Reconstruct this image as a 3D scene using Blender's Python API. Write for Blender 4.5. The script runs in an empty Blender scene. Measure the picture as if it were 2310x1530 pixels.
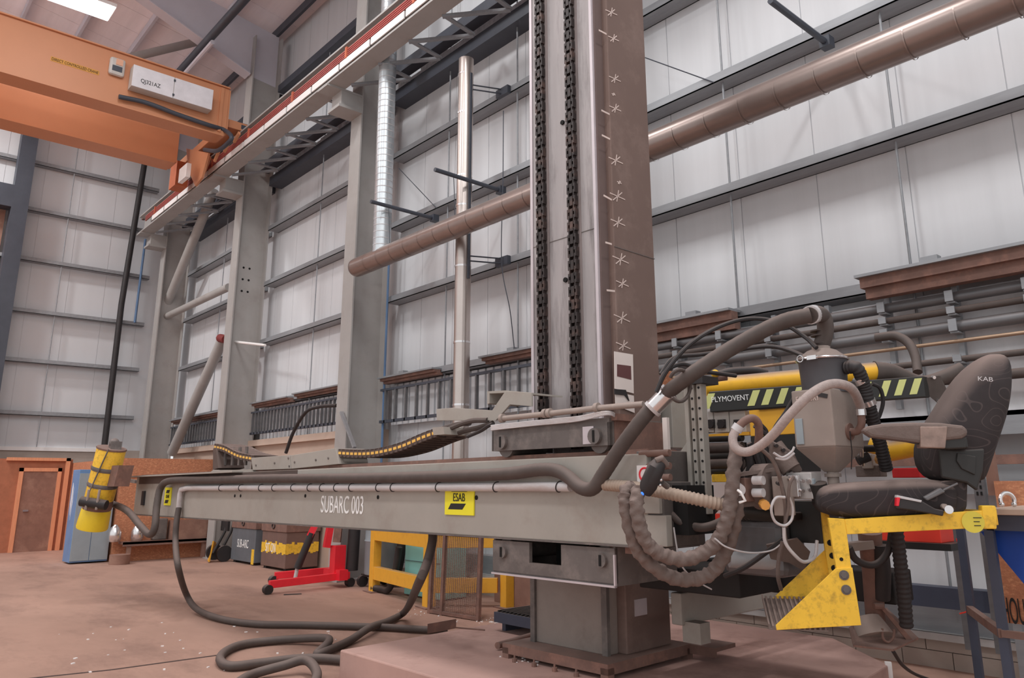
import bpy, math, random
import numpy as np
from mathutils import Vector, Matrix, noise
random.seed(7)
scene = bpy.context.scene
COL = scene.collection
# ------------------------------------------------------------------ camera geometry (image taken as 2310 x 1530)
W, Hh = 2310, 1530
FOC, CX, CY = 1732.41, 1204.67, 682.26
PITCH, ROLL, YAW, EYE = .231319, -.00712899, -.8323953, 1.62
def _axes():
    c, s = math.cos(YAW), math.sin(YAW)
    f = np.array([s, c, 0.]); r = np.array([c, -s, 0.]); u = np.array([0, 0, 1.])
    cp, sp = math.cos(PITCH), math.sin(PITCH)
    f2 = f*cp + u*sp; u2 = u*cp - f*sp
    cr, sr = math.cos(ROLL), math.sin(ROLL)
    return r*cr + u2*sr, u2*cr - r*sr, f2
RX, UP, FW = _axes()
EYEP = np.array([0, 0, EYE])
def ray(x, y): return FW + RX*(x-CX)/FOC - UP*(y-CY)/FOC
def on(x, y, pl):                      # point of a world plane (point, normal) seen at a photo coordinate
    d = ray(x, y); p0, n = np.array(pl[0], float), np.array(pl[1], float)
    return EYEP + d*((p0-EYEP)@n)/(d@n)
def PX(v): return ((v, 0, 0), (1, 0, 0))
def PY(v): return ((0, v, 0), (0, 1, 0))
def PZ(v): return ((0, 0, v), (0, 0, 1))
def dp(x, y, d): return EYEP + ray(x, y)*d
# ------------------------------------------------------------------ materials
def lin(c):
    return tuple(((v/255)/12.92 if v/255 <= .04045 else ((v/255+.055)/1.055)**2.4) for v in c)
MATS = {}
LGAIN = .72
def mat(name, rgb, rough=.7, metal=0., var=.10, scale=3., bump=0., dust=0., spots=None, spot_amt=.5, spot_scale=4., stretch=None, gain=None, emit=0., alpha=1.):
    if name in MATS: return MATS[name]
    m = bpy.data.materials.new(name); m.use_nodes = True
    nt = m.node_tree; N, L = nt.nodes, nt.links
    b = N['Principled BSDF']; b.inputs['Roughness'].default_value = rough; b.inputs['Metallic'].default_value = metal
    g = gain or LGAIN
    if (max(rgb)-min(rgb))/max(rgb) < .42: rgb = tuple(.3*rgb[0]+.59*rgb[1]+.11*rgb[2] + .86*(v-(.3*rgb[0]+.59*rgb[1]+.11*rgb[2])) for v in rgb)
    col = [min(.95, v/g) for v in lin(rgb)]
    tc = N.new('ShaderNodeTexCoord'); vec = tc.outputs['Object']
    if stretch:
        mp = N.new('ShaderNodeMapping'); mp.inputs['Scale'].default_value = stretch
        L.new(vec, mp.inputs['Vector']); vec = mp.outputs['Vector']
    nz = N.new('ShaderNodeTexNoise'); nz.inputs['Scale'].default_value = scale; nz.inputs['Detail'].default_value = 6; nz.inputs['Roughness'].default_value = .62
    L.new(vec, nz.inputs['Vector'])
    rp = N.new('ShaderNodeValToRGB'); e = rp.color_ramp.elements
    e[0].position, e[1].position = .3, .7
    e[0].color = (*[v*(1-var) for v in col], 1); e[1].color = (*[min(1, v*(1+var)) for v in col], 1)
    L.new(nz.outputs['Fac'], rp.inputs['Fac']); out = rp.outputs['Color']
    def mix(a, fac, rgb2):
        mx = N.new('ShaderNodeMixRGB'); L.new(a, mx.inputs['Color1']); mx.inputs['Color2'].default_value = (*[min(.95, v/g) for v in lin(rgb2)], 1)
        L.new(fac, mx.inputs['Fac']); return mx.outputs['Color']
    if spots:
        n2 = N.new('ShaderNodeTexNoise'); n2.inputs['Scale'].default_value = spot_scale; n2.inputs['Detail'].default_value = 8; n2.inputs['Roughness'].default_value = .7
        L.new(vec, n2.inputs['Vector'])
        r2 = N.new('ShaderNodeValToRGB'); q = r2.color_ramp.elements; q[0].position, q[1].position = .5, .68
        q[0].color = (0, 0, 0, 1); q[1].color = (spot_amt,)*3 + (1,)
        L.new(n2.outputs['Fac'], r2.inputs['Fac']); out = mix(out, r2.outputs['Color'], spots)
    if dust:
        ge = N.new('ShaderNodeNewGeometry'); sx = N.new('ShaderNodeSeparateXYZ'); L.new(ge.outputs['Normal'], sx.inputs['Vector'])
        mr = N.new('ShaderNodeMapRange'); mr.inputs['From Min'].default_value = .25; mr.inputs['From Max'].default_value = .9; mr.inputs['To Max'].default_value = dust
        L.new(sx.outputs['Z'], mr.inputs['Value']); out = mix(out, mr.outputs['Result'], (134, 116, 109))
    L.new(out, b.inputs['Base Color'])
    if bump:
        bp = N.new('ShaderNodeBump'); bp.inputs['Strength'].default_value = bump; bp.inputs['Distance'].default_value = .02
        n3 = N.new('ShaderNodeTexNoise'); n3.inputs['Scale'].default_value = scale*6; n3.inputs['Detail'].default_value = 4
        L.new(vec, n3.inputs['Vector']); L.new(n3.outputs['Fac'], bp.inputs['Height']); L.new(bp.outputs['Normal'], b.inputs['Normal'])
    if emit:
        b.inputs['Emission Color'].default_value = (*lin(rgb), 1); b.inputs['Emission Strength'].default_value = emit
    if alpha < 1: b.inputs['Alpha'].default_value = alpha
    MATS[name] = m; return m
M_WALL = mat('white_cladding', (186, 187, 190), .6, var=.05, scale=.5, stretch=(6, 1, .35), bump=.05)
M_SEAM = mat('cladding_seam', (120, 120, 124), .7)
M_RAIL = mat('galvanised_rail', (132, 134, 138), .55, .3, var=.12, scale=4, stretch=(.4, 3, 3), dust=.35)
M_COL = mat('grey_column_paint', (149, 145, 142), .6, var=.06, scale=1.2, spots=(118, 104, 98), spot_amt=.25, spot_scale=1.5)
M_FLOOR = mat('dusty_floor', (144, 110, 95), .9, var=.14, scale=.55, spots=(88, 66, 60), spot_amt=.5, spot_scale=.6, bump=.12, stretch=(.8, 1.6, 1), gain=.62)
M_SLAB = mat('dusty_slab', (146, 114, 105), .9, var=.12, scale=1.1, spots=(104, 78, 70), spot_amt=.6, spot_scale=1.3, bump=.15, gain=.52)
M_BLOCK = mat('painted_blockwork', (160, 146, 136), .85, var=.08, scale=3, bump=.2)
M_ROOF = mat('roof_sheet', (214, 205, 208), .7, var=.08, scale=.6, stretch=(.5, 4, 1))
M_RAFT = mat('rafter_grey', (178, 175, 184), .6, var=.06, scale=1)
M_DARKST = mat('dark_blue_steel', (58, 62, 72), .5, var=.12, scale=3)
M_OSB = mat('osb_board', (164, 108, 80), .85, var=.16, scale=14, spots=(214, 160, 120), spot_amt=.6, spot_scale=24, stretch=(1, 1, 1.8))
M_OSBD = mat('old_brown_board', (128, 92, 78), .85, var=.15, scale=4, spots=(160, 130, 112), spot_amt=.4, spot_scale=3)
M_TIMB = mat('timber_trim', (198, 136, 102), .75, var=.1, scale=6, stretch=(6, 6, .6))
M_BEIGE = mat('beige_board', (176, 152, 136), .8, var=.06, scale=2)
M_MASTF = mat('mast_front_steel', (146, 139, 139), .5, .15, var=.16, scale=1.6, stretch=(3, 3, .35), spots=(66, 58, 57), spot_amt=.7, spot_scale=1.7)
M_MASTS = mat('mast_brown_primer', (106, 84, 76), .75, var=.08, scale=1.3, spots=(150, 130, 122), spot_amt=.25, spot_scale=2)
M_EDGE = mat('bare_steel_edge', (178, 168, 172), .4, .3, var=.06)
M_BOOM = mat('boom_grey_paint', (145, 139, 131), .6, var=.08, scale=1.4, spots=(120, 104, 94), spot_amt=.35, spot_scale=2, dust=.5)
M_CARR = mat('carriage_dark_steel', (90, 83, 80), .55, .1, var=.2, scale=3, spots=(132, 122, 117), spot_amt=.5, spot_scale=4, dust=.5)
M_RUST = mat('rusty_steel', (112, 82, 72), .8, var=.18, scale=5, spots=(148, 108, 94), spot_amt=.5, spot_scale=6, dust=.5)
M_CHAIN = mat('oily_chain', (42, 35, 34), .5, .3, var=.35, scale=9, spots=(100, 76, 68), spot_amt=.6, spot_scale=7)
M_BLACK = mat('black_rubber', (40, 36, 37), .6, var=.15, scale=5, dust=.35)
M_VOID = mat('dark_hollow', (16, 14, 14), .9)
M_HOSEB = mat('dusty_brown_hose', (72, 62, 58), .7, var=.14, scale=9, dust=.4)
M_WRAP = mat('dusty_cable_sleeve', (100, 85, 79), .85, var=.12, scale=8, dust=.5, bump=.2)
M_CORR = mat('tan_corrugated_hose', (146, 126, 110), .65, var=.1, scale=8, dust=.15)
M_PVC = mat('grey_conduit', (176, 172, 173), .35, var=.1, scale=3, stretch=(.5, 2, 2), spots=(140, 118, 108), spot_amt=.6, spot_scale=2)
M_BRAID = mat('woven_pink_hose', (152, 136, 131), .7, var=.12, scale=40, bump=.3)
M_CHROME = mat('shiny_steel', (200, 196, 196), .22, .9, var=.05)
M_GALV = mat('spiral_galvanised', (170, 176, 180), .36, .7, var=.12, scale=3)
M_DUCT = mat('dusty_duct', (136, 120, 114), .32, .55, var=.08, scale=3, dust=.6)
M_FLUE = mat('polished_flue', (176, 164, 158), .3, .8, var=.06, scale=2)
M_YEL = mat('yellow_paint', (218, 172, 52), .5, var=.07, scale=4, spots=(96, 70, 40), spot_amt=.45, spot_scale=20)
M_YELO = mat('orange_yellow_paint', (222, 160, 52), .5, var=.06, scale=4, spots=(160, 100, 40), spot_amt=.3, spot_scale=4, dust=.5)
M_ORG = mat('crane_orange', (180, 122, 88), .45, var=.04, scale=1)
M_FABRIC = None
M_RED = mat('hoist_red', (206, 36, 50), .4, var=.08, scale=4)
M_TRAY = mat('bright_red_plastic', (236, 62, 48), .4, var=.04)
M_TEAL = mat('teal_cabinet', (122, 186, 182), .6, var=.06, scale=2, dust=.4)
M_BLUEL = mat('blue_locker', (92, 124, 164), .5, var=.1, scale=3)
M_GREYL = mat('grey_blue_metal', (132, 142, 148), .5, var=.08, scale=3)
M_BLUE = mat('royal_blue_sheet', (10, 58, 140), .55, var=.15, scale=2)
M_NAVY = mat('navy_steel', (58, 64, 82), .5, var=.12, scale=4)
M_WHITE = mat('white_paint', (214, 210, 208), .6, var=.04)
M_PALE = mat('pale_grey_enclosure', (176, 170, 164), .55, var=.06, scale=3, dust=.4)
M_HOP = mat('hopper_dusty_grey', (138, 124, 116), .7, var=.08, scale=3, spots=(168, 150, 142), spot_amt=.3, spot_scale=3, dust=.5)
M_DRUM = mat('dark_drum_plastic', (66, 64, 68), .5, var=.12, scale=3, dust=.4)
M_PAPER = mat('paper', (205, 192, 186), .8, var=.04)
M_MAROON = mat('maroon_print', (96, 56, 56), .7)
M_CHALK = mat('chalk', (196, 176, 168), .9)
M_CONDR = mat('conductor_red', (160, 84, 80), .5, var=.1)
M_HAZ = mat('hazard_yellow_green', (188, 190, 112), .5)
M_BLKP = mat('black_paint', (36, 35, 34), .5, var=.1, dust=.3)
M_TEXTB = mat('lettering_black', (30, 28, 28), .6)
M_TEXTW = mat('lettering_white', (226, 216, 212), .7)
M_SIGNY = mat('sign_yellow', (232, 206, 40), .5, var=.03)
M_COPP = mat('copper_pipe', (150, 122, 98), .4, .4)
M_GREYP = mat('grey_service_pipe', (98, 97, 99), .45, .3, var=.15, scale=4, stretch=(.5, 3, 3), dust=.3)
M_BLUEP = mat('blue_pipe', (80, 106, 138), .5, var=.08)
M_LAMP = mat('lamp_diffuser', (255, 255, 255), .5, emit=5.)
def fabric():
    m = mat('seat_fabric', (47, 41, 42), .95, var=.15, scale=5, dust=.75)
    nt = m.node_tree; N, L = nt.nodes, nt.links; b = N['Principled BSDF']
    src = b.inputs['Base Color'].links[0].from_socket
    tc = N.new('ShaderNodeTexCoord'); nz = N.new('ShaderNodeTexNoise'); nz.inputs['Scale'].default_value = 5.5; nz.inputs['Detail'].default_value = 0
    L.new(tc.outputs['Object'], nz.inputs['Vector'])
    a = N.new('ShaderNodeMath'); a.operation = 'MULTIPLY'; a.inputs[1].default_value = 9; L.new(nz.outputs['Fac'], a.inputs[0])
    f = N.new('ShaderNodeMath'); f.operation = 'FRACT'; L.new(a.outputs[0], f.inputs[0])
    c = N.new('ShaderNodeMath'); c.operation = 'LESS_THAN'; c.inputs[1].default_value = .1; L.new(f.outputs[0], c.inputs[0])
    d = N.new('ShaderNodeMath'); d.operation = 'MULTIPLY'; d.inputs[1].default_value = .28; L.new(c.outputs[0], d.inputs[0])
    mx = N.new('ShaderNodeMixRGB'); L.new(src, mx.inputs['Color1']); mx.inputs['Color2'].default_value = (*[v/LGAIN for v in lin((96, 84, 82))], 1)
    L.new(d.outputs[0], mx.inputs['Fac']); L.new(mx.outputs['Color'], b.inputs['Base Color'])
    return m
M_FABRIC = fabric()
# ------------------------------------------------------------------ object helpers
ORG = {}
class MB:
    def __init__(s): s.v = []; s.f = []
    def add(s, vs, fs):
        o = len(s.v); s.v += [tuple(map(float, p)) for p in vs]; s.f += [tuple(i+o for i in q) for q in fs]; return s
    def box(s, a, b):
        (x0, y0, z0), (x1, y1, z1) = a, b
        return s.add([(x0,y0,z0),(x1,y0,z0),(x1,y1,z0),(x0,y1,z0),(x0,y0,z1),(x1,y0,z1),(x1,y1,z1),(x0,y1,z1)],
                     [(0,3,2,1),(4,5,6,7),(0,1,5,4),(1,2,6,5),(2,3,7,6),(3,0,4,7)])
    def obox(s, o, ex, ey, ez):        # corner o and three edge vectors
        o, ex, ey, ez = [np.array(q, float) for q in (o, ex, ey, ez)]
        P = [o, o+ex, o+ex+ey, o+ey]; P += [p+ez for p in P]
        return s.add(P, [(0,3,2,1),(4,5,6,7),(0,1,5,4),(1,2,6,5),(2,3,7,6),(3,0,4,7)])
    def bar(s, p0, p1, w, h, up=(0, 0, 1)):
        p0, p1, up = [np.array(q, float) for q in (p0, p1, up)]
        d = p1-p0; d /= np.linalg.norm(d); sd = np.cross(d, up)
        if np.linalg.norm(sd) < 1e-4: sd = np.cross(d, (1, 0, 0))
        sd /= np.linalg.norm(sd); u = np.cross(sd, d)
        return s.obox(p0 - sd*w/2 - u*h/2, p1-p0, sd*w, u*h)
    def prism(s, pts, vec):
        pts = [np.array(p, float) for p in pts]; vec = np.array(vec, float); n = len(pts)
        return s.add(pts + [p+vec for p in pts], [tuple(range(n))[::-1], tuple(range(n, 2*n))] + [(i, (i+1) % n, (i+1) % n + n, i+n) for i in range(n)])
    def tube(s, pts, r, n=10, caps=True, rf=None, tw=None):
        pts = [np.array(p, float) for p in pts]; m = len(pts); rings = []; ref = None
        for i, p in enumerate(pts):
            t = pts[min(i+1, m-1)] - pts[max(i-1, 0)]; t /= (np.linalg.norm(t) + 1e-12)
            if ref is None:
                ref = np.cross(t, (0, 0, 1.)); 
                if np.linalg.norm(ref) < 1e-3: ref = np.cross(t, (0, 1., 0))
            ref = ref - t*(ref@t); ref /= np.linalg.norm(ref); b = np.cross(t, ref)
            rr = r if rf is None else rf(i, m)*r
            rings.append([p + rr*(1 if tw is None else tw(i, 2*math.pi*k/n))*(math.cos(2*math.pi*k/n)*ref + math.sin(2*math.pi*k/n)*b) for k in range(n)])
        vs = [q for rg in rings for q in rg]; fs = []
        for i in range(m-1):
            for k in range(n): fs.append((i*n+k, i*n+(k+1) % n, (i+1)*n+(k+1) % n, (i+1)*n+k))
        if caps: fs += [tuple(range(n))[::-1], tuple((m-1)*n+k for k in range(n))]
        return s.add(vs, fs)
    def cyl(s, p0, p1, r, r1=None, n=16):
        return s.tube([p0, p1], 1, n, rf=lambda i, m: r if i == 0 else (r if r1 is None else r1))
    def lathe(s, o, ax, prof, n=24):   # prof: (radius, distance along axis)
        o, ax = np.array(o, float), np.array(ax, float); ax /= np.linalg.norm(ax)
        a = np.cross(ax, (0, 0, 1.))
        if np.linalg.norm(a) < 1e-3: a = np.array([1., 0, 0])
        a /= np.linalg.norm(a); b = np.cross(ax, a); vs = []; fs = []
        for r, h in prof:
            vs += [o + ax*h + r*(math.cos(2*math.pi*k/n)*a + math.sin(2*math.pi*k/n)*b) for k in range(n)]
        for i in range(len(prof)-1):
            for k in range(n): fs.append((i*n+k, i*n+(k+1) % n, (i+1)*n+(k+1) % n, (i+1)*n+k))
        fs += [tuple(range(n))[::-1], tuple((len(prof)-1)*n+k for k in range(n))]
        return s.add(vs, fs)
    def ball(s, c, r, sc=(1, 1, 1), n=12):
        vs, fs = [], []
        for i in range(n+1):
            th = math.pi*i/n
            for k in range(n*2):
                ph = math.pi*k/n; vs.append((c[0]+r*sc[0]*math.sin(th)*math.cos(ph), c[1]+r*sc[1]*math.sin(th)*math.sin(ph), c[2]+r*sc[2]*math.cos(th)))
        m = n*2
        for i in range(n):
            for k in range(m): fs.append((i*m+k, (i+1)*m+k, (i+1)*m+(k+1) % m, i*m+(k+1) % m))
        return s.add(vs, fs)
    def build(s, name, material, parent=None, smooth=False, bevel=0., sub=0, loc=None):
        if parent is not None: o = ORG[parent.name]
        elif loc is not None: o = np.array(loc, float)
        else:
            a = np.array(s.v); lo, hi = a.min(0), a.max(0); o = np.array([(lo[0]+hi[0])/2, (lo[1]+hi[1])/2, lo[2]])
        me = bpy.data.meshes.new(name); me.from_pydata([tuple(np.array(p)-o) for p in s.v], [], s.f); me.validate(); me.update()
        me.materials.append(material)
        import bmesh
        bm = bmesh.new(); bm.from_mesh(me); bmesh.ops.recalc_face_normals(bm, faces=bm.faces); bm.to_mesh(me); bm.free()
        ob = bpy.data.objects.new(name, me); COL.objects.link(ob)
        if smooth:
            me.polygons.foreach_set('use_smooth', [True]*len(me.polygons))
            if hasattr(me, 'set_sharp_from_angle'): me.set_sharp_from_angle(angle=math.radians(42))
        if bevel:
            md = ob.modifiers.new('edge', 'BEVEL'); md.width = bevel; md.segments = 2; md.limit_method = 'ANGLE'; md.angle_limit = .7
        if sub:
            md = ob.modifiers.new('round', 'SUBSURF'); md.levels = sub; md.render_levels = sub
        ORG[ob.name] = o
        if parent is not None: ob.parent = parent
        else: ob.location = tuple(o)
        return ob
def _split(s, name, material, parent, smooth=False, bevel=0.):
    n = len(s.v); up = list(range(n))
    def find(i):
        while up[i] != i: up[i] = up[up[i]]; i = up[i]
        return i
    for f in s.f:
        a = find(f[0])
        for j in f[1:]: up[find(j)] = a
    gr = {}
    for f in s.f: gr.setdefault(find(f[0]), []).append(f)
    for fs in gr.values():
        ids = sorted({i for f in fs for i in f}); mp_ = {i: k for k, i in enumerate(ids)}
        q = MB(); q.v = [s.v[i] for i in ids]; q.f = [tuple(mp_[i] for i in f) for f in fs]; q.build(name, material, parent, smooth, bevel)
MB.split = _split
def tag(o, label=None, cat=None, group=None, kind=None):
    if label: o['label'] = label
    if cat: o['category'] = cat
    if group: o['group'] = group
    if kind: o['kind'] = kind
    return o
def thing(name, label, cat, loc, group=None):
    o = bpy.data.objects.new(name, None); COL.objects.link(o); o.empty_display_size = .1
    o.location = tuple(map(float, loc)); ORG[o.name] = np.array(loc, float)
    return tag(o, label, cat, group)
def struct(o): o['kind'] = 'structure'; return o
def copy_thing(root, delta, label=None):
    def rec(o, par):
        c = o.copy(); COL.objects.link(c)
        if par is not None: c.parent = par
        for ch in [q for q in o.children]: rec(ch, c)
        return c
    c = rec(root, None); c.location = tuple(np.array(root.location) + np.array(delta)); ORG[c.name] = ORG[root.name] + np.array(delta)
    if label: c['label'] = label
    return c
def spl(pts, k=8):                     # smooth curve through points
    P = [np.array(p, float) for p in pts]; P = [2*P[0]-P[1]] + P + [2*P[-1]-P[-2]]; out = []
    for i in range(1, len(P)-2):
        for j in range(k):
            t = j/k; a, b, c, d = P[i-1], P[i], P[i+1], P[i+2]
            out.append(.5*((2*b) + (c-a)*t + (2*a-5*b+4*c-d)*t*t + (3*b-a-3*c+d)*t**3))
    out.append(P[-2]); return out
def hose(name, pts, r, material, label=None, cat=None, parent=None, k=8, n=10, rf=None, **kw):
    o = MB().tube(spl(pts, k), r, n, rf=rf).build(name, material, parent, smooth=True)
    if label: tag(o, label, cat, **kw)
    return o
def text(name, body, c, right, up, h, material, parent, sx=1.):
    cu = bpy.data.curves.new(name, 'FONT'); cu.body = body; cu.align_x = 'CENTER'; cu.align_y = 'CENTER'; cu.size = h*1.42; cu.extrude = .0015
    tmp = bpy.data.objects.new(name+'_outline', cu); COL.objects.link(tmp); bpy.context.view_layer.update()
    me = bpy.data.meshes.new_from_object(tmp.evaluated_get(bpy.context.evaluated_depsgraph_get())); bpy.data.objects.remove(tmp); bpy.data.curves.remove(cu)
    me.materials.clear(); me.materials.append(material)
    ob = bpy.data.objects.new(name, me); ORG[ob.name] = ORG[parent.name]; COL.objects.link(ob); ob.parent = parent
    r = Vector(right).normalized(); u = Vector(up); u = (u - r*u.dot(r)).normalized(); n = r.cross(u)
    m = Matrix((r*sx, u, n)).transposed().to_4x4(); m.translation = Vector(tuple(np.array(c)-ORG[parent.name])); ob.matrix_local = m
    return ob
def yspan(x0, x1, yt, yb, Y):          # world x and z range of a photo rectangle standing in a plane Y = const
    ym, xm = (yt+yb)/2, (x0+x1)/2
    return on(x0, ym, PY(Y))[0], on(x1, ym, PY(Y))[0], on(xm, yb, PY(Y))[2], on(xm, yt, PY(Y))[2]
def ybox(mb, x0, x1, yt, yb, Y, dy):
    a, b, c, d = yspan(x0, x1, yt, yb, Y); mb.box((a, Y, c), (b, Y+dy, d)); return mb
def cut_wall(): pass
# ================================================================== BUILDING
M_FOIL = mat('silver_foil', (196, 194, 196), .3, .7, var=.25, scale=9, bump=.6)
YW, YF, YB = 7.8, 6.8, 7.55            # cladding face, column front, column back
XL = -25.6                             # end wall
BAYX = [-24.4, -18.5, -12.65, -6.8, -.9]
GZ = [3.45, 4.98, 6.46, 7.92, 9.4, 10.87]
struct(MB().box((-32, -14, -.2), (6, 8.2, 0)).build('floor', M_FLOOR))
def cladding(name, x0, x1, z0, z1):
    mb = MB(); x = x0
    while x < x1 - .01:
        x2 = min(x+.98, x1)
        mb.box((x, YW, z0), (x2-.012, YW+.06, z1)); x = x2
    mb.box((x0, YW+.012, z0), (x1, YW+.05, z1))
    return struct(mb.build(name, M_WALL))
cladding('wall_back', -12.65, 2.0, .42, 13.7)
cladding('wall_back_west', -26, -12.65, 2.62, 13.7)
mb = MB()
for i, x in enumerate(np.arange(-12.6, 2.0, .44)):
    for k in (0, 1):
        a = x + (.22 if k else 0); mb.box((a, 7.6, k*.145), (a+.432, 7.9, k*.145+.139))
struct(mb.build('baseboard_back', M_BLOCK))
struct(MB().box((-12.6, 7.55, .285), (2, 7.8, .30)).box((-12.6, 7.545, .24), (2, 7.565, .30)).build('trim_1', mat('sill_white', (178, 176, 175))))
struct(MB().box((-12.6, 7.63, .30), (2, 7.8, .56)).build('trim_2', M_RAIL))
struct(MB().box((-24.2, 7.62, 0), (-12.65, 7.9, 2.62)).build('wall_back_lower', M_BEIGE))
struct(MB().box((-24.2, 7.50, 2.52), (-12.65, 7.62, 2.66)).build('trim_3', M_BEIGE))
mb = MB(); y = -14
while y < 7.8:
    mb.box((XL-.06, y, 2.66), (XL, min(y+.97, 7.8), 13.7)); y += .98
mb.box((XL-.05, -14, 2.66), (XL-.012, 7.8, 13.7))
struct(mb.build('wall_left', M_WALL))
struct(MB().box((XL-.1, -14, 0), (XL, 7.8, 2.66)).build('wall_left_lower', M_BLOCK))
struct(MB().box((XL, -14, 2.60), (XL+.06, 6.6, 2.70)).build('trim_4', M_WHITE))
# roof sheet sloping up away from the wall, with purlins and rafters
def roofz(y): return 13.7 + .16*(7.8-y)
mb = MB()
for i in range(32):
    x = -26 + i; mb.prism([(x, 7.9, roofz(7.9)), (x, -14, roofz(-14)), (x, -14, roofz(-14)+.1), (x, 7.9, roofz(7.9)+.1)], (.985, 0, 0))
struct(mb.build('ceiling', M_ROOF))
ORDW = ['lowest', 'second', 'third', 'fourth', 'fifth', 'sixth', 'seventh', 'topmost']
for i, y in enumerate((7.45, 6.2, 4.9, 3.6, 2.3, 1.0)):
    o = MB().box((-25.5, y-.04, roofz(y)-.26), (3, y+.03, roofz(y)-.02)).build('roof_purlin', M_DARKST if i == 0 else M_RAFT)
    tag(o, ['dark eaves purlin running along the top of the clad wall', 'grey roof purlin next in from the eaves purlin', 'grey roof purlin, third line in from the clad wall', 'grey roof purlin, fourth line in from the clad wall',
            'grey roof purlin, fifth line in from the clad wall', 'grey roof purlin, sixth line in from the clad wall'][i], 'purlin', 'roof purlins')
BAYN = ['end bay beside the corner column', 'bay left of the second column', 'bay behind the flue pipe', 'bay right of the welding mast']
CN = ['corner column by the end wall', 'column between the end bay and the long barrier', 'column with the vertical duct in front', 'column hidden behind the welding mast']
for i, x in enumerate(BAYX[:4]):
    t = thing('steel_column', ['grey steel column in the corner by the end wall', 'grey steel column rising behind the left half of the boom, six bolt holes in its web',
                               'grey steel column nearest the spiral vertical duct', 'grey steel column standing behind the chain mast'][i], 'column', (x, YF, 0), 'grey building columns')
    MB().box((x-.2, YF, 0), (x+.2, YF+.03, 13.2)).build('front_flange', M_COL, t)
    MB().box((x-.012, YF+.03, 0), (x+.012, YB-.03, 13.2)).build('web', M_COL, t)
    MB().box((x-.2, YB-.03, 0), (x+.2, YB, 13.4)).build('back_flange', M_COL, t)
    MB().box((x-.22, YF-.05, 0), (x+.22, YB+.03, .03)).build('base_plate', M_COL, t)
    if i == 1:
        mb = MB()
        for a in (7.05, 7.2):
            for z in (6.3, 6.6, 6.9): mb.cyl((x+.0, a, z), (x+.016, a, z), .028, n=10)
        mb.split('bolt_hole', M_VOID, t)
    # bracket carrying the crane runway
    MB().box((x-.2, 6.05, 9.04), (x+.2, YF, 9.08)).build('runway_bracket', M_COL, t)
    mb = MB(); mb.box((x-.19, 6.36, 8.74), (x+.19, YF, 9.04)).box((x-.23, 6.3, 8.68), (x+.23, YF, 8.74)); mb.build('bracket_box', M_COL, t)
    r = thing('roof_rafter', 'grey haunched roof rafter over the ' + CN[i], 'rafter', (x, 5, 12.1), 'haunched roof rafters')
    MB().prism([(x-.015, 7.5, 12.0), (x-.015, 6.6, 12.1), (x-.015, 3.4, 13.35), (x-.015, -6, 15.0), (x-.015, -6, 15.6), (x-.015, 7.5, 13.5)], (.03, 0, 0)).build('rafter_web', M_RAFT, r)
    MB().bar((x, 6.75, 12.06), (x, 3.4, 13.35), .36, .03).bar((x, 3.4, 13.35), (x, -6, 15.0), .36, .03).build('rafter_flange', M_RAFT, r)
# cladding rails, one length per bay
def rail_mesh(mb, x0, x1, z):
    mb.box((x0, 7.52, z), (x1, 7.80, z+.012)).box((x0, 7.52, z), (x1, 7.535, z+.115)).box((x0, 7.785, z), (x1, 7.8, z+.13))
for b in range(4):
    x0, x1 = BAYX[b]+.2, (BAYX[b+1]-.2 if b < 3 else 1.9)
    for k, z in enumerate(GZ):
        if k == 4: continue
        mb = MB(); rail_mesh(mb, x0, x1, z)
        o = mb.build('cladding_rail', M_RAIL)
        tag(o, 'galvanised wall rail in the %s, %s up' % (BAYN[b], ['first', 'second', 'third', 'fourth', 'fifth', 'sixth'][k]), 'rail', 'galvanised rails on the long wall')
for b in (0, 1, 2):
    o = MB().box((BAYX[b]+.2, 7.46, 9.12), (BAYX[b+1]-.2, 7.8, 9.36)).build('dark_wall_rail', M_DARKST); tag(o, 'deep dark wall rail below the foil strip in the ' + BAYN[b], 'rail', 'deep dark wall rails')
    mb = MB(); x = BAYX[b]+.3
    while x < BAYX[b+1]-.5:
        q = random.uniform(.25, .6); mb.box((x, 7.5+random.uniform(0, .06), 9.37+random.uniform(-.01, .02)), (x+q, 7.62, 9.56+random.uniform(-.04, .05))); x += q*.97
    tag(mb.build('foil_strip', M_FOIL, bevel=.02), 'crumpled silver foil above the dark rail in the ' + BAYN[b], 'foil', 'crumpled foil strips')
    o = MB().box((BAYX[b]+.2, 7.5, 11.78), (BAYX[b+1]-.2, 7.8, 11.98)).build('eaves_rail', M_DARKST)
    tag(o, 'dark eaves rail above the top panel in the ' + BAYN[b], 'rail', 'dark eaves rails')
    o = MB().box((BAYX[b]+.2, 7.3, 9.46), (BAYX[b+1]-.2, 7.36, 9.76)).box((BAYX[b]+.2, 7.2, 9.44), (BAYX[b+1]-.2, 7.42, 9.48)).build('surge_beam', M_DARKST)
    tag(o, 'dark beam on the wall side of the runway lattice in the ' + BAYN[b], 'beam', 'dark surge beams')
for k, z in enumerate([3.56, 5.02, 6.43, 7.93, 9.42, 10.85, 12.3]):
    o = MB().box((XL, -12, z), (XL+.24, 6.75, z+.012)).box((XL+.225, -12, z), (XL+.24, 6.75, z+.115)).build('cladding_rail', M_RAIL)
    tag(o, 'galvanised rail on the end wall, %s from the bottom' % ['first', 'second', 'third', 'fourth', 'fifth', 'sixth', 'seventh'][k], 'rail', 'galvanised rails on the end wall')
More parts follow.
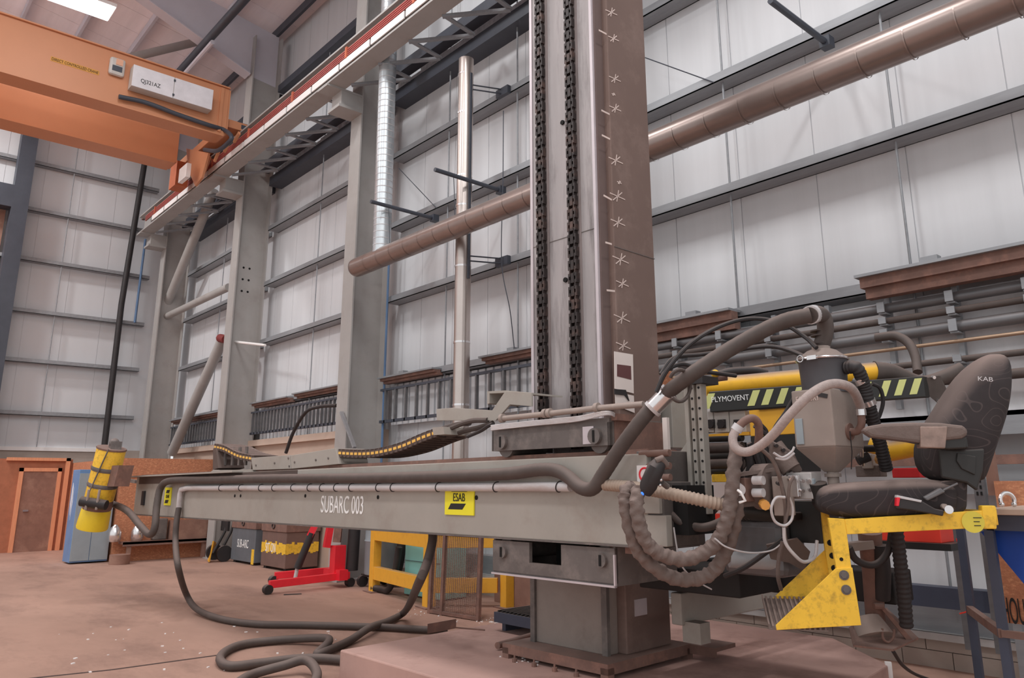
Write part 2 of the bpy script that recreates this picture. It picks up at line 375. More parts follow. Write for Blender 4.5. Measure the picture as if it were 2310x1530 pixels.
# thin sag rods between the rails
for x, lb in ((-21.4, 'thin sag rod in the end bay beside the corner column'), (-15.6, 'thin sag rod in the middle of the bay left of the flue'), (-10.62, 'thin sag rod left of the polished flue'), (-8.72, 'thin sag rod between flue and chain mast'),
              (-4.83, 'thin sag rod nearest the chain mast on its right'), (-2.87, 'thin sag rod second to the right of the chain mast')):
    o = MB().tube([(x, 7.6, .5 if x > -12 else 2.6), (x, 7.6, 11.8)], .014, 8).build('sag_rod', M_RAIL, smooth=True); tag(o, lb, 'rod', 'vertical sag rods')
for y, lb in ((4.35, 'thin vertical rod on the end wall left of the dark downpipe'),):
    tag(MB().tube([(XL+.2, y, 2.7), (XL+.2, y, 12.4)], .014, 8).build('sag_rod', M_RAIL, smooth=True), lb, 'rod', 'vertical sag rods')
# dark portal post with cross beam on the end wall
t = thing('portal_frame', 'dark blue steel door portal post with cross beam on the end wall', 'portal', (-25.2, 3.0, 0))
MB().box((-25.36, 2.86, 0), (-24.96, 3.26, 12.9)).build('post', M_DARKST, t)
MB().box((-25.36, -6, 9.3), (-24.96, 2.86, 9.95)).build('cross_beam', M_DARKST, t)
o = MB().box((-25.45, -6, 2.7), (-25.4, 2.8, 9.3)).build('roller_shutter', M_OSBD); tag(o, 'brownish closed shutter beyond the dark portal post', 'shutter')
# bracing tubes in the end bay
for p, q, r, lb in ((on(375, 690, PY(7.1)), on(483, 430, PY(7.1)), .13, 'grey bracing tube leaning up to the runway beside the corner column'),
                    (on(370, 717, PY(7.1)), on(516, 648, PY(7.1)), .1, 'grey strut tube spanning level across the end bay'),
                    (on(388, 1022, PY(7.1)), on(503, 765, PY(7.1)), .13, 'grey bracing tube rising from the lower corner to a red cap')):
    t = tag(MB().tube([p, q], r, 14).build('bracing_tube', M_COL, smooth=True), lb, 'brace', 'tube bracing in the end bay')
tag(MB().tube([on(498, 762, PY(7.1)), on(518, 768, PY(7.1))], .09, 10).tube([on(518, 770, PY(7.0)), on(598, 779, PY(7.0))], .03, 8).build('brace_cap_bracket', M_WHITE, smooth=True), 'white bar bracket with red end beside the second column', 'bracket')
tag(MB().tube([on(497, 763, PY(7.0)), on(510, 766, PY(7.0))], .11, 10).build('red_end_fitting', mat('dull_red', (110, 40, 38)), smooth=True), 'small dull red cap on the top of the lower bracing tube', 'end cap')
# pipes on the walls
tag(MB().tube([(XL+.35, on(300, 600, PX(XL+.35))[1], 12.0), (XL+.35, on(270, 720, PX(XL+.35))[1], 7), (XL+.35, on(236, 1003, PX(XL+.35))[1], 2.72)], .085, 10).build('downpipe', M_BLACK, smooth=True), 'dark downpipe running down the end wall behind the yellow drum', 'pipe')
tag(MB().tube([(XL+.3, on(328, 540, PX(XL+.3))[1], on(328, 540, PX(XL+.3))[2]), on(304, 728, PX(XL+.3))], .035, 8).build('air_pipe', M_BLUEP, smooth=True), 'short blue air pipe on the end wall by the corner column', 'pipe')
tag(MB().tube([(-12.3, 7.45, 6.2), (-12.3, 7.45, 1.6)], .022, 8).build('air_pipe', M_BLUEP, smooth=True), 'long blue air pipe beside the column left of the flue', 'pipe')
a = on(400, 168, PZ(12.4)); b = on(556, -6, PZ(12.4))
tag(MB().tube([a+(a-b)*.8, a, b, b+(b-a)*.6], .1, 10).build('sprinkler_pipe', M_DARKST, smooth=True), 'dark pipe hung below the roof running along the hall', 'pipe')
a = on(412, 172, PZ(12.2)); b = on(480, 95, PZ(12.2))
tag(MB().tube([a+(a-b)*.5, b], .06, 8).build('conduit_pipe', M_RAFT, smooth=True), 'slim pale conduit beside the dark roof pipe', 'pipe')
tag(MB().tube([on(285, 132, PX(-20.5)), on(455, 92, PX(-20.5))], .11, 10).build('roof_brace', M_COL, smooth=True), 'pale grey brace tube under the roof beyond the crane girder', 'brace')
# ------------------------------------------------------------------ services on the long wall
mbs = []
for x0, x1, z, yo, lb in ((-18.2, -16.2, 3.5, 7.42, 'rusty steel channel lying on the wall rail above the short cable tray'), (-16.0, -13.0, 3.54, 7.45, 'rusty steel channel resting on the rail left of the third column'),
                      (-12.35, -10.6, 3.5, 7.40, 'rusty steel channel on the rail between blue pipe and flue'), (-9.35, -7.1, 3.52, 7.40, 'rusty steel channel on the rail right of the flue'),
                      (-6.0, -4.75, 3.5, 7.35, 'rusty steel channel on the rail just right of the chain mast'), (-3.25, .6, 3.54, 7.25, 'long rusty steel channel at top right of the service pipes'),
                      (-24.0, -19.0, 3.46, 7.42, 'rusty steel channel on the rail in the end bay')):
    t = thing('steel_channel', lb, 'steel channel', ((x0+x1)/2, yo, z), 'rusty channels laid on the wall rail')
    MB().box((x0, yo-.08, z+.0), (x1, yo+.16, z+.028)).build('top_flange', M_RAIL, t)
    hh = 1. if x0 > -6.2 else .45
    MB().box((x0+.03, yo-.03, z-.1*hh), (x1, yo+.1, z)).box((x0+.05, yo+.03, z-.2*hh), (x1, yo+.14, z-.1*hh)).build('web', M_RUST, t)
    if x0 > -13: MB().box((x0+.6, yo, z+.028), (x0+.75, yo+.1, z+.09)).build('clip', M_RAIL, t)
# ladder style cable trays in the left bays
def tray(x0, x1, z0, z1, lb, n):
    t = thing('cable_tray', lb, 'cable tray', ((x0+x1)/2, 7.45, z0), 'steel cable trays on the wall')
    MB().box((x0, 7.40, z0), (x1, 7.46, z0+.05)).box((x0, 7.40, z1), (x1, 7.46, z1+.04)).build('tray_rails', M_DARKST, t)
    mb = MB()
    for i in range(n):
        x = x0 + (i+.5)*(x1-x0)/n; mb.box((x-.018, 7.40, z0), (x+.018, 7.45, z1))
    mb.split('rung', M_GREYP, t)
tray(-24.0, -18.8, 2.75, 3.25, 'grey ladder cable tray in the end bay', 26)
tray(-18.2, -13.0, 2.78, 3.28, 'grey ladder cable tray above the beige wall board', 30)
tray(-12.35, -7.0, 2.70, 3.28, 'grey ladder cable tray behind the polished flue', 16)
mb = MB()
for x0, x1 in ((-24.0, -18.8), (-18.2, -13.0), (-12.35, -7.1)):
    x = x0
    while x < x1:
        mb.box((x, 7.66, 2.68), (x+.15, 7.70, 3.42)); x += .2
    mb.box((x0, 7.70, 2.68), (x1, 7.72, 3.42))
struct(mb.build('wall_liner', M_WALL))
# bundle of service pipes along the right bays
prow = [(3.25, .05, M_GREYP), (3.12, .032, M_HOSEB), (2.98, .055, M_GREYP), (2.84, .018, M_COPP), (2.68, .03, M_HOSEB), (2.5, .045, M_HOSEB)]
for i, (z, r, m) in enumerate(prow):
    x0 = -3.35 if i == 5 else -6.5
    tag(MB().tube([(x0, 7.45-.04*(i % 2), z), (1.5, 7.45-.04*(i % 2), z)], r, 10).build('service_pipe', m, smooth=True),
        ['thick grey service pipe at the top of the wall pipe bundle', 'slim brown service pipe, second from the top', 'thickest grey pipe in the middle of the wall bundle', 'thin copper pipe in the wall pipe bundle',
         'brown pipe below the copper pipe', 'lowest brown pipe of the wall bundle, ending short behind the hopper'][i], 'pipe', 'service pipes on the wall')
k = 0
for x in np.arange(-6.2, 0, .62):
    k += 1
    t = tag(MB().box((x-.025, 7.50, 2.28), (x+.025, 7.56, 3.4)).build('pipe_strut', M_RAIL), 'slotted strut carrying the wall pipes', 'strut', 'slotted struts behind the service pipes')
    mb = MB()
    for z, r, m in prow[:3] + prow[4:]: mb.box((x-.035, 7.37, z-r-.015), (x+.035, 7.5, z-r)).box((x-.035, 7.34, z-r), (x+.035, 7.355, z+r))
    mb.split('pipe_clip', M_RAIL, t)
tag(MB().box((-6.4, 7.46, 2.16), (1.5, 7.8, 2.2)).box((-6.4, 7.46, 2.0), (1.5, 7.50, 2.2)).build('trunking', M_RAIL), 'galvanised trunking running below the wall pipes', 'trunking')
tag(MB().box((-6.4, 7.62, 2.2), (1.5, 7.7, 3.35)).build('backing_sheet', mat('grey_backing', (190, 188, 190), var=.12, scale=3, stretch=(1, 1, .5))), 'grimy pale sheet behind the wall pipes', 'sheet')
tag(MB().box((-6.4, 7.45, 1.75), (1.5, 7.52, 1.83)).build('lower_pipe_rail', M_RUST), 'brown steel rail below the trunking by the seat', 'rail')
tag(MB().box((-2.6, 7.5, 1.5), (1.5, 7.7, 1.62)).build('shelf_rail', M_RAIL), 'grey rail behind the seat back', 'rail')
for x, lb in ((-2.55, 'perforated dark slotted post between hopper and seat back'), (-2.33, 'perforated slotted post nearest the seat back')):
    t = tag(MB().box((x-.04, 7.0, .3), (x+.04, 7.06, 2.1)).build('slotted_post', M_GREYP), lb, 'post', 'slotted posts behind the seat')
    mb = MB()
    for z in np.arange(1.5, 2.05, .05): mb.box((x-.022, 6.995, z), (x-.008, 7.0, z+.028)).box((x+.008, 6.995, z), (x+.022, 7.0, z+.028))
    mb.split('slot', M_VOID, t)
for x, lb in ((-2.16, 'galvanised strut post below the red tray'), ):
    tag(MB().box((x-.03, 6.9, 0), (x+.03, 6.96, 1.4)).build('strut_post', M_RAIL), lb, 'post')
tag(MB().box((-6, 7.3, .55), (1, 7.45, .72)).build('skirting_beam', M_NAVY), 'long navy beam low along the wall under the red tray', 'beam')
# hanger arms for the duct
for (ax, ay), (bx, by), lb in (((980, 493), (835, 455), 'dark hanger arm reaching out over the duct end'), ((1130, 430), (968, 380), 'dark hanger arm reaching out beside the flue'), ((1865, 97), (1735, -8), 'dark hanger arm at the top right wall rail')):
    P = on(ax, ay, PY(7.5)); Q = np.array([P[0], 6.2 if ax < 1800 else 6.35, P[2]])
    t = tag(MB().tube([P, Q], .035, 8).build('hanger_arm', M_DARKST, smooth=True), lb, 'arm', 'duct hanger arms')
    MB().box(P-np.array([.06, .06, .06]), P+np.array([.06, .06, .06])).build('clamp', M_DARKST, t)
    if ax < 1800: MB().tube([Q+np.array([0, .35, 0]), Q+np.array([0, .4, -.75])], .006, 5).build('hanger_wire', M_DARKST, t)
# horizontal dusty duct and vertical spiral duct, polished flue
t = thing('air_duct', 'long dusty round duct running along the wall behind the mast', 'duct', (-5, 6.6, 5.2))
MB().tube([(-11.95, 6.6, 5.42), (1.5, 6.6, 5.44)], .17, 28, caps=False).build('duct_pipe', M_DUCT, t, smooth=True)
MB().lathe((-11.95, 6.6, 5.42), (-1, 0, 0), [(.17, 0), (.165, .06), (.13, .12), (.06, .155), (.01, .16)], 24).build('end_cap', M_DUCT, t, smooth=True)
mb = MB()
for x in np.arange(-11.5, 1.4, .42): mb.tube([(x-.006, 6.6, 5.42), (x+.006, 6.6, 5.42)], .173, 28, caps=False)
mb.split('seam_band', M_DUCT, t, True)
t = thing('spiral_duct', 'bright galvanised spiral duct dropping from the roof to the dusty duct', 'duct', (-11.15, 6.6, 5.5))
MB().tube([(-11.15, 6.6, 5.5), (-11.25, 6.6, 13.8)], .155, 26, caps=False).build('duct_pipe', M_GALV, t, smooth=True)
mb = MB()
for i in range(70):
    z = 5.62 + i*.118; mb.tube([(-11.15-(z-5.5)*.012, 6.6, z), (-11.15-(z-5.5)*.012, 6.6, z+.012)], .159, 26, caps=False)
mb.build('spiral_seam', M_PVC, t, smooth=True)
t = thing('flue_pipe', 'polished steel flue pipe standing in front of the wall left of the mast', 'flue', (-9.28, 6.95, 1.6))
MB().tube([(-9.28, 6.95, 1.6), (-9.27, 6.95, 8.5)], .125, 24).build('flue_tube', M_FLUE, t, smooth=True)
mb = MB()
for z in (2.75, 3.7, 4.9, 5.9, 6.4, 7.5, 8.2): mb.cyl((-9.28, 6.95, z), (-9.28, 6.95, z+.03), .131, n=24)
mb.split('joint_band', M_CHROME, t, True)
for z in (4.98, 7.92):
    MB().tube([(-9.2, 6.95, z+.1), (-8.95, 7.5, z+.1)], .012, 6).tube([(-9.2, 6.95, z+.02), (-8.95, 7.5, z+.02)], .012, 6).box((-9.1, 7.45, z-.02), (-8.8, 7.52, z+.12)).build('wall_bracket', M_DARKST, t)
MB().box((-9.14, 6.93, 4.7), (-9.12, 6.97, 8.2)).build('cable_strip', M_DARKST, t)
hose('loose_cable', [(-8.9, 7.45, 7.6), (-8.85, 7.4, 6.2), (-8.9, 7.42, 5.0), (-8.7, 7.42, 4.2), (-8.6, 7.42, 3.6)], .008, M_DARKST, 'thin loose cable hanging beside the polished flue', 'cable', n=5)
tag(MB().tube([on(900, 380, PY(7.5)), on(985, 470, PY(7.5))], .008, 5).build('stay_wire', M_DARKST), 'thin diagonal stay wire left of the flue', 'wire')
tag(MB().tube([on(1455, 130, PY(7.5)), on(1610, 186, PY(7.5))], .008, 5).build('stay_wire', M_DARKST), 'thin diagonal stay wire right of the chain mast', 'wire')
tag(MB().bar(on(770, 930, PY(6.75)), on(800, 1010, PY(6.75)), .06, .04).build('steel_strip', M_RAIL), 'bright steel strip leaning on the column above the boom trough', 'strip')
hose('black_cable', [on(645, 1022, PY(7.0)), on(662, 975, PY(7.0)), on(690, 930, PY(7.0)), on(720, 918, PY(7.1)), on(760, 915, PY(7.1))], .035, M_BLACK, 'black cable arching over the beige wall board', 'cable')
# ------------------------------------------------------------------ crane runway, conductor bars and surge lattice
t = thing('crane_runway', 'grey crane runway beam along the columns with red conductor bars', 'crane rail', (-14, 6.25, 9.0))
MB().box((-24.6, 6.07, 9.08), (-3, 6.43, 9.12)).box((-24.6, 6.235, 9.12), (-3, 6.265, 9.62)).box((-24.6, 6.07, 9.62), (-3, 6.43, 9.66)).build('runway_beam', M_COL, t)
MB().box((-24.9, 6.21, 9.66), (-3, 6.29, 9.74)).build('rail', M_RUST, t)
mb = MB()
for i in range(17):
    x = -23.2 + i*1.12; mb.box((x, 6.055, 9.16), (x+1.06, 6.075, 9.30))
mb.split('white_cover_strip', M_WHITE, t)
for i in range(4): MB().box((-23.9, 6.06, 9.335+i*.042), (-3, 6.08, 9.353+i*.042)).build('conductor_bar', M_CONDR, t)
MB().box((-23.9, 6.08, 9.32), (-3, 6.09, 9.52)).build('conductor_backing', M_RUST, t)
mb = MB()
for x in np.arange(-23.0, -3.2, 1.12*2): mb.box((x, 6.04, 9.30), (x+.06, 6.2, 9.52))
mb.split('conductor_hanger', mat('hanger_orange', (170, 90, 66)), t)
nlat = 0
for b in range(3):
    x0, x1 = BAYX[b]+.45, BAYX[b+1]-.45; n = 5; s = (x1-x0)/n
    for i in range(n):
        nlat += 1
        a, c = (x0+i*s, 6.42, 9.06), (x0+(i+.75)*s, 7.25, 9.18)
        o = MB().bar(a, c, .07, .05).bar((c[0], 7.25, 9.2), (x0+(i+1)*s, 6.42, 9.1), .08, .03).build('lattice_brace', M_RAIL)
        tag(o, 'pale zigzag lattice braces over the %s' % BAYN[b], 'brace', 'runway lattice braces in the ' + BAYN[b])
# foil covered insulation seen above the second wall beam
# ------------------------------------------------------------------ overhead crane
XN = -16.82
t = thing('crane_girder', 'near orange box girder of the overhead crane', 'crane girder', (XN-.2, 1, 9.45))
MB().box((XN-.5, -6, 9.45), (XN, 5.75, 10.62)).build('box_girder', M_ORG, t, bevel=.01)
MB().box((XN-.56, -6, 10.62), (XN+.05, 5.75, 10.65)).build('top_flange', M_ORG, t)
MB().box((XN-.5, -6, 9.42), (XN+.02, 5.7, 9.45)).build('bottom_flange', M_ORG, t)
MB().box((XN, 5.55, 9.5), (XN+.03, 5.62, 10.6)).box((XN-.3, 5.75, 9.5), (XN, 5.78, 10.6)).build('end_plate', M_ORG, t)
text('crane_lettering', 'DIRECT CONTROLLED CRANE', on(170, 149, PX(XN+.006)), (0, 1, 0), (0, 0, 1), .06, mat('faded_brown_ink', (58, 38, 22)), t, .72)
lc = on(170, 149, PX(XN))
MB().box((XN+.001, lc[1]-.44, lc[2]-.05), (XN+.004, lc[1]+.44, lc[2]+.05)).build('lettering_plate', mat('label_amber', (190, 136, 66)), t)
t = thing('crane_girder', 'far orange box girder of the overhead crane', 'crane girder', (XN-1.9, 1, 9.2))
MB().box((XN-2.88, -6, 9.45), (XN-2.3, 5.42, 10.62)).build('box_girder', M_ORG, t, bevel=.01)
MB().box((XN-2.9, -6, 9.42), (XN-2.28, 5.36, 9.45)).build('bottom_flange', M_ORG, t)
t = thing('crane_end_carriage', 'orange end carriage of the crane riding the runway rail', 'crane carriage', (XN-1, 6.1, 9.74))
MB().box((XN-3.4, 5.79, 9.76), (XN-.15, 6.30, 9.96)).build('carriage_beam', M_ORG, t, bevel=.01)
for x in (XN-3.0, XN-.3): MB().cyl((x, 6.14, 9.86), (x, 6.36, 9.86), .16, n=20).build('wheel', M_DARKST, t, smooth=True)
MB().prism([on(420, 335, PY(5.74)), on(470, 345, PY(5.74)), on(455, 400, PY(5.74)), on(440, 420, PY(5.74)), on(425, 385, PY(5.74))], (0, .05, 0)).build('gusset_plate', M_ORG, t)
mb = MB()
for i in range(5): mb.bar(on(440+i*22, 408-i*22, PY(5.9)), on(452+i*22, 372-i*18, PY(5.9)), .05, .08)
mb.split('bracket_lug', M_ORG, t)
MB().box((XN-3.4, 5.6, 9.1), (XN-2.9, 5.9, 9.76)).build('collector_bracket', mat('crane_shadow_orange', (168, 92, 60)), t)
ybox(MB(), 404, 420, 376, 404, 5.44, .1).build('junction_box', M_WHITE, t)
t = thing('control_cabinet', 'white twin door electrical cabinet on the crane girder', 'cabinet', (XN+.1, 4.5, 9.9))
a0, a1 = on(300, 165, PX(XN+.3))[1], on(480, 225, PX(XN+.3))[1]; am = on(393, 195, PX(XN+.3))[1]; z0, z1 = 9.83, 10.32
MB().box((XN+.03, a0, z0), (XN+.28, a1, z1)).build('cabinet_body', M_PALE, t)
for p, q in ((a0, am-.008), (am+.008, a1)):
    d = MB().box((XN+.28, p, z0), (XN+.3, q, z1)).build('door', mat('cabinet_white', (196, 192, 196), .5), t, bevel=.005)
MB().box((XN+.3, am-.02, z0+.05), (XN+.31, am+.02, z0+.1)).box((XN+.3, am-.02, z1-.1), (XN+.31, am+.02, z1-.05)).build('catches', M_DARKST, t)
text('cabinet_number', 'QJ321AZ', (XN+.303, a0+.36, z0+.17), (0, 1, 0), (0, 0, 1), .09, M_TEXTB, t, .8)
t = thing('crane_siren', 'grey rounded warning sounder on the crane girder beside the white cabinet', 'siren', on(264, 152, PX(XN+.1)))
c = on(264, 152, PX(XN+.06))
MB().box(c-np.array([.06, .15, .2]), c+np.array([.06, .15, .2])).build('housing', M_PALE, t, bevel=.05)
MB().box(c+np.array([.06, -.1, -.12]), c+np.array([.07, .09, .0])).build('grille', M_DARKST, t)
MB().box(c+np.array([.06, -.04, .03]), c+np.array([.075, .09, .16])).build('label_plate', mat('siren_orange', (206, 150, 120)), t)
hose('crane_cable', [on(268, 218, PX(XN+.1)), on(330, 232, PX(XN+.1)), on(400, 258, PX(XN+.1)), on(470, 282, PX(XN+.1)), on(505, 293, PY(5.7)), on(522, 308, PY(5.72)), on(515, 322, PY(5.72)), on(490, 340, PY(5.72)), on(462, 338, PY(5.72))], .05, M_DARKST, 'thick dark cable along the crane girder below the white cabinet', 'cable')
# ------------------------------------------------------------------ ceiling lamps (a real one over the crane, the rest unseen and added for light)
def lamp(x, y, z, lb, g='hall and added fill lamps', power=400, w=.22):
    t = thing('hall_and_fill_lamp', lb, 'lamp', (x, y, z), g)
    MB().box((x-w, y-.9, z+.02), (x+w, y+.9, z+.1)).build('housing', M_WHITE, t)
    MB().box((x-w+.02, y-.88, z), (x+w-.02, y+.88, z+.02)).build('diffuser', M_LAMP, t)
    MB().tube([(x, y-.6, z+.1), (x, y-.6, roofz(y-.6))], .01, 5).tube([(x, y+.6, z+.1), (x, y+.6, roofz(y+.6))], .01, 5).build('suspension_wires', M_DARKST, t)
    l = bpy.data.lights.new('lamp_light', 'AREA'); l.shape = 'RECTANGLE'; l.size = .6; l.size_y = 1.8; l.energy = power*(.66 if x > -12 else .85); l.color = (1, 1, .995)
    o = bpy.data.objects.new('lamp_light', l); COL.objects.link(o); o.location = (x, y, z-.02)
# ================================================================== WELDING MANIPULATOR (column and boom)
EA = .034
EX = np.array([math.cos(EA), math.sin(EA), 0]); EY = np.array([-math.sin(EA), math.cos(EA), 0]); EZ = np.array([0, 0, 1.]); BP = np.array([-3.63, 3.9, 0])
def mp(u, v, z): return BP + EX*u + EY*v + EZ*z
def PV(v): return (mp(0, v, 0), EY)
def PU(u): return (mp(u, 0, 0), EX)
def ml(P): q = np.array(P)-BP; return np.array([q@EX, q@EY, q[2]])
def mbox(mb, u0, u1, v0, v1, z0, z1): return mb.obox(mp(u0, v0, z0), EX*(u1-u0), EY*(v1-v0), EZ*(z1-z0))
def onV(x, y, v): return on(x, y, PV(v))
struct(MB().prism([(-6.33, 3.5, 0), (-2.55, 3.6, 0), (-2.89, 6.27, 0), (-3.67, 6.94, 0), (-6.47, 6.94, 0)], (0, 0, .25)).build('machine_plinth', M_SLAB, bevel=.012))
T = thing('welding_manipulator', 'grey column and boom welding manipulator with chain mast, carriage and long stencilled boom', 'welding machine', mp(-.9, 1.0, .25))
# base frame on feet
mb = MB(); u0, u1, v0, v1 = -1.5, -.38, .46, 1.5
mbox(mb, u0, u1, v0, v1, .33, .36); mbox(mb, u0, u1, v0, v0+.02, .285, .33); mbox(mb, u1-.02, u1, v0, v1, .285, .33); mbox(mb, u0, u0+.02, v0, v1, .285, .33)
mbox(mb, u1, u1+.24, v0+1.0, v1+.25, .33, .36); mbox(mb, u1, u1+.24, v0+1.0, v0+1.02, .29, .33)
base = mb.build('base_frame', M_RUST, T)
for a, b in ((u0, v0), (u1-.07, v0), (u1-.07, v1-.07), (u0, v1-.07)): mbox(MB(), a, a+.07, b, b+.07, .25, .33).build('foot', M_RUST, T)
mb = MB()
for a in np.arange(u0+.2, u1-.1, .22): mb.lathe(mp(a, v0-.05, .25), (0, 0, 1), [(.02, 0), (.02, .03), (.008, .03), (.008, .05)], 8)
mb.split('anchor_bolt', M_RUST, T)
# column
ZT = 7.6
col = mbox(MB(), -1.357, -.477, .80, 1.355, .36, ZT).build('column_body', M_MASTS, T, bevel=.01)
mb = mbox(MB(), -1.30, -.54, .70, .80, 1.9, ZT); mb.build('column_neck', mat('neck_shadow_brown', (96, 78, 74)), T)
mbox(MB(), -1.357, -.562, .68, .715, 1.85, ZT).build('guide_plate', M_MASTF, T, bevel=.004)
mbox(MB(), -1.362, -1.33, .672, .70, 1.85, ZT).build('guide_edge', M_EDGE, T)
mbox(MB(), -.585, -.556, .672, .72, 1.85, ZT).build('guide_edge', M_EDGE, T)
M_PED = mat('dusty_pedestal', (128, 117, 110), .65, var=.15, scale=2, spots=(98, 88, 83), spot_amt=.6, spot_scale=2)
mbox(MB(), -1.357, -.562, .68, .80, .36, 1.0).build('pedestal_plate', M_PED, T, bevel=.006)
mbox(MB(), -1.375, -1.325, .655, .69, .36, 1.0).build('corner_strip', M_CARR, T)
mbox(MB(), -.60, -.545, .655, .69, .36, 1.0).build('corner_strip', M_CARR, T)
HOLES = [(-.934, 4.824), (-.929, 3.336)]
mb = MB()
for q, z in HOLES: mb.cyl(mp(q, .665, z), mp(q, .684, z), .022, n=12)
mb.split('inspection_hole', M_VOID, T)
mb = mbox(MB(), -1.33, -.59, .676, .68, 3.72, 3.726); mbox(mb, -.478, -.472, .80, 1.355, 3.56, 3.566); mb.build('weld_seams', M_CARR, T)
mbox(MB(), -.476, -.47, .9, 1.05, .62, .74).build('patch', M_EDGE, T)
# chalk tally stars on the side of the column
mb = MB(); SIDE = PU(-.474)
def stroke(p, q, w=.008):
    a, b = on(*p, SIDE), on(*q, SIDE); mb.bar(a, b, .003, w, EZ)
for x, y, s in ((1379, 28, 13), (1384, 87, 12), (1387, 178, 13), (1388, 245, 13), (1389, 362, 16), (1393, 443, 17), (1394, 502, 16), (1400, 586, 18), (1404, 640, 14), (1403, 718, 18), (1406, 780, 16), (1384, 213, 4), (1397, 412, 5)):
    stroke((x-s, y-s*.45), (x+s, y+s*.45)); stroke((x-s*.6, y+s*.5), (x+s*.6, y-s*.5)); stroke((x+s*.15, y-s*.8), (x-s*.1, y+s*.7)); mb.build('chalk_star', M_CHALK, T); mb = MB()
for x, y, x2, y2 in ((1351, 68, 1368, 77), (1357, 249, 1375, 258), (1358, 305, 1376, 314), (1362, 441, 1380, 451), (1369, 655, 1387, 657), (1366, 547, 1380, 551)): stroke((x, y), (x2, y2), .016)
mb.split('chalk_dash', M_CHALK, T)
# two lifting chains
for uc in (-1.192, -.805):
    mb = MB(); p = .058; z = 1.9; i = 0
    while z < ZT:
        mb.cyl(mp(uc-.038, .645, z), mp(uc+.038, .645, z), .017, n=8)
        w = .030 if i % 2 else .042
        for s in (-1, 1): mbox(mb, uc+s*w-.006, uc+s*w+.006, .625, .665, z-.014, z+p+.014)
        if i % 2 == 0: mbox(mb, uc-.018, uc+.018, .625, .665, z-.014, z+p+.014)
        z += p; i += 1
    mb.build('lifting_chain', M_CHAIN, T)
mb = mbox(MB(), -1.265, -1.12, .672, .68, 1.9, ZT); mbox(mb, -.875, -.735, .672, .68, 1.9, ZT); mb.build('chain_track', mat('oil_stained_steel', (120, 108, 106), var=.3, scale=2, stretch=(3, 3, .4), spots=(40, 34, 34), spot_amt=.7, spot_scale=1.6), T)
# carriage boxes above and below the boom, joined to the column behind
UL, UR = -1.115, .09
mb = mbox(MB(), UL, UR, .0, .66, 2.02, 2.05); mbox(mb, UL, UR, .0, .03, 1.865, 2.02); mbox(mb, UR-.02, UR, .0, .66, 1.865, 2.02); mbox(mb, UL, UL+.02, 0, .66, 1.865, 2.02)
up = mb.build('upper_carriage_box', M_CARR, T)
for u in (UL+.13, UR-.12):
    r = MB().cyl(mp(u, -.03, 1.93), mp(u, .0, 1.93), .055, n=18).cyl(mp(u, .03, 1.9), mp(u, .4, 1.9), .085, n=18).build('roller', M_CARR, T, smooth=True)
    mbox(MB(), u-.008, u+.008, -.036, -.03, 1.89, 1.97).build('roller_slot', M_VOID, r)
mbox(MB(), UR-.24, UR-.14, -.006, 0, 1.88, 2.0).build('grease_plate', M_EDGE, T)
mbox(MB(), UR, UR+.012, .05, .66, 1.83, 2.04).build('side_cheek', M_RUST, T)
mbox(MB(), UR+.0, UR+.05, .02, .3, 2.03, 2.075).build('bracket_angle', M_RUST, T)
mb = mbox(MB(), -1.12, .085, .01, .04, .965, 1.215); mb2 = mb
low = MB(); mbox(low, -1.12, .085, .03, .70, .962, .98); mbox(low, .065, .085, .03, .70, .98, 1.215); mbox(low, -1.12, -1.1, .03, .70, .98, 1.215)
mbox(low, -1.12, -.72, .02, .05, .98, 1.2); mbox(low, -.40, .085, .02, .05, .98, 1.2); mbox(low, -.72, -.40, .02, .05, .98, 1.06)
low.build('lower_carriage_box', M_CARR, T)
mb = mbox(MB(), -1.13, .09, .012, .03, .955, .968); mbox(mb, .078, .09, .012, .03, .955, 1.16); mb.build('box_rim', M_EDGE, T)
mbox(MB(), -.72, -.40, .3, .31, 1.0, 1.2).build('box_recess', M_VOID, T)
for u in (-1.0, -.02):
    r = MB().cyl(mp(u, -.005, 1.12), mp(u, .02, 1.12), .045, n=16).cyl(mp(u, .05, 1.14), mp(u, .6, 1.14), .08, n=16).build('roller', M_CARR, T, smooth=True)
    mbox(MB(), u-.008, u+.008, -.012, -.004, 1.085, 1.155).build('roller_slot', M_VOID, r)
mbox(MB(), -.55, -.2, .5, .72, .98, 1.86).build('carriage_back', M_RUST, T)
# boom (sags very slightly to the far end)
B0, B1 = -9.32, .51
def bz(u, z): return z + .0021*u*(1 if z < 1.5 else 2.5)
def bbox(mb, ua, ub, va, vb, za, zb):
    P = [mp(u, v, bz(u, z)) for z in (za, zb) for (u, v) in ((ua, va), (ub, va), (ub, vb), (ua, vb))]
    return mb.add(P, [(0,3,2,1),(4,5,6,7),(0,1,5,4),(1,2,6,5),(2,3,7,6),(3,0,4,7)])
bm = bbox(MB(), B0, B1-.12, 0, .44, 1.225, 1.80).build('boom_box', M_BOOM, T, bevel=.008)
bbox(MB(), B1-.12, B1, .0, .44, 1.225, 1.62).build('boom_end_plate', M_CARR, T, bevel=.006)
bbox(MB(), B0-.05, -5.6, -.13, .44, 1.797, 1.815).build('top_cover', M_BOOM, T)
bbox(MB(), B0, B1-.15, .06, .12, 1.80, 1.832).build('top_rail', M_RUST, T); bbox(MB(), B0, B1-.15, .32, .38, 1.80, 1.832).build('top_rail', M_RUST, T)
bbox(MB(), B0+.12, -4.25, -.004, 0, 1.695, 1.797).build('shaded_top_strip', mat('shade_brown', (84, 68, 62), .8, var=.25, scale=2, stretch=(.5, 1, 1)), T)  # shade below the overhanging cover, painted as a dark brown strip
bbox(MB(), B0, B1, -.008, .45, 1.215, 1.226).build('bottom_flange', M_CARR, T)
mb = MB()
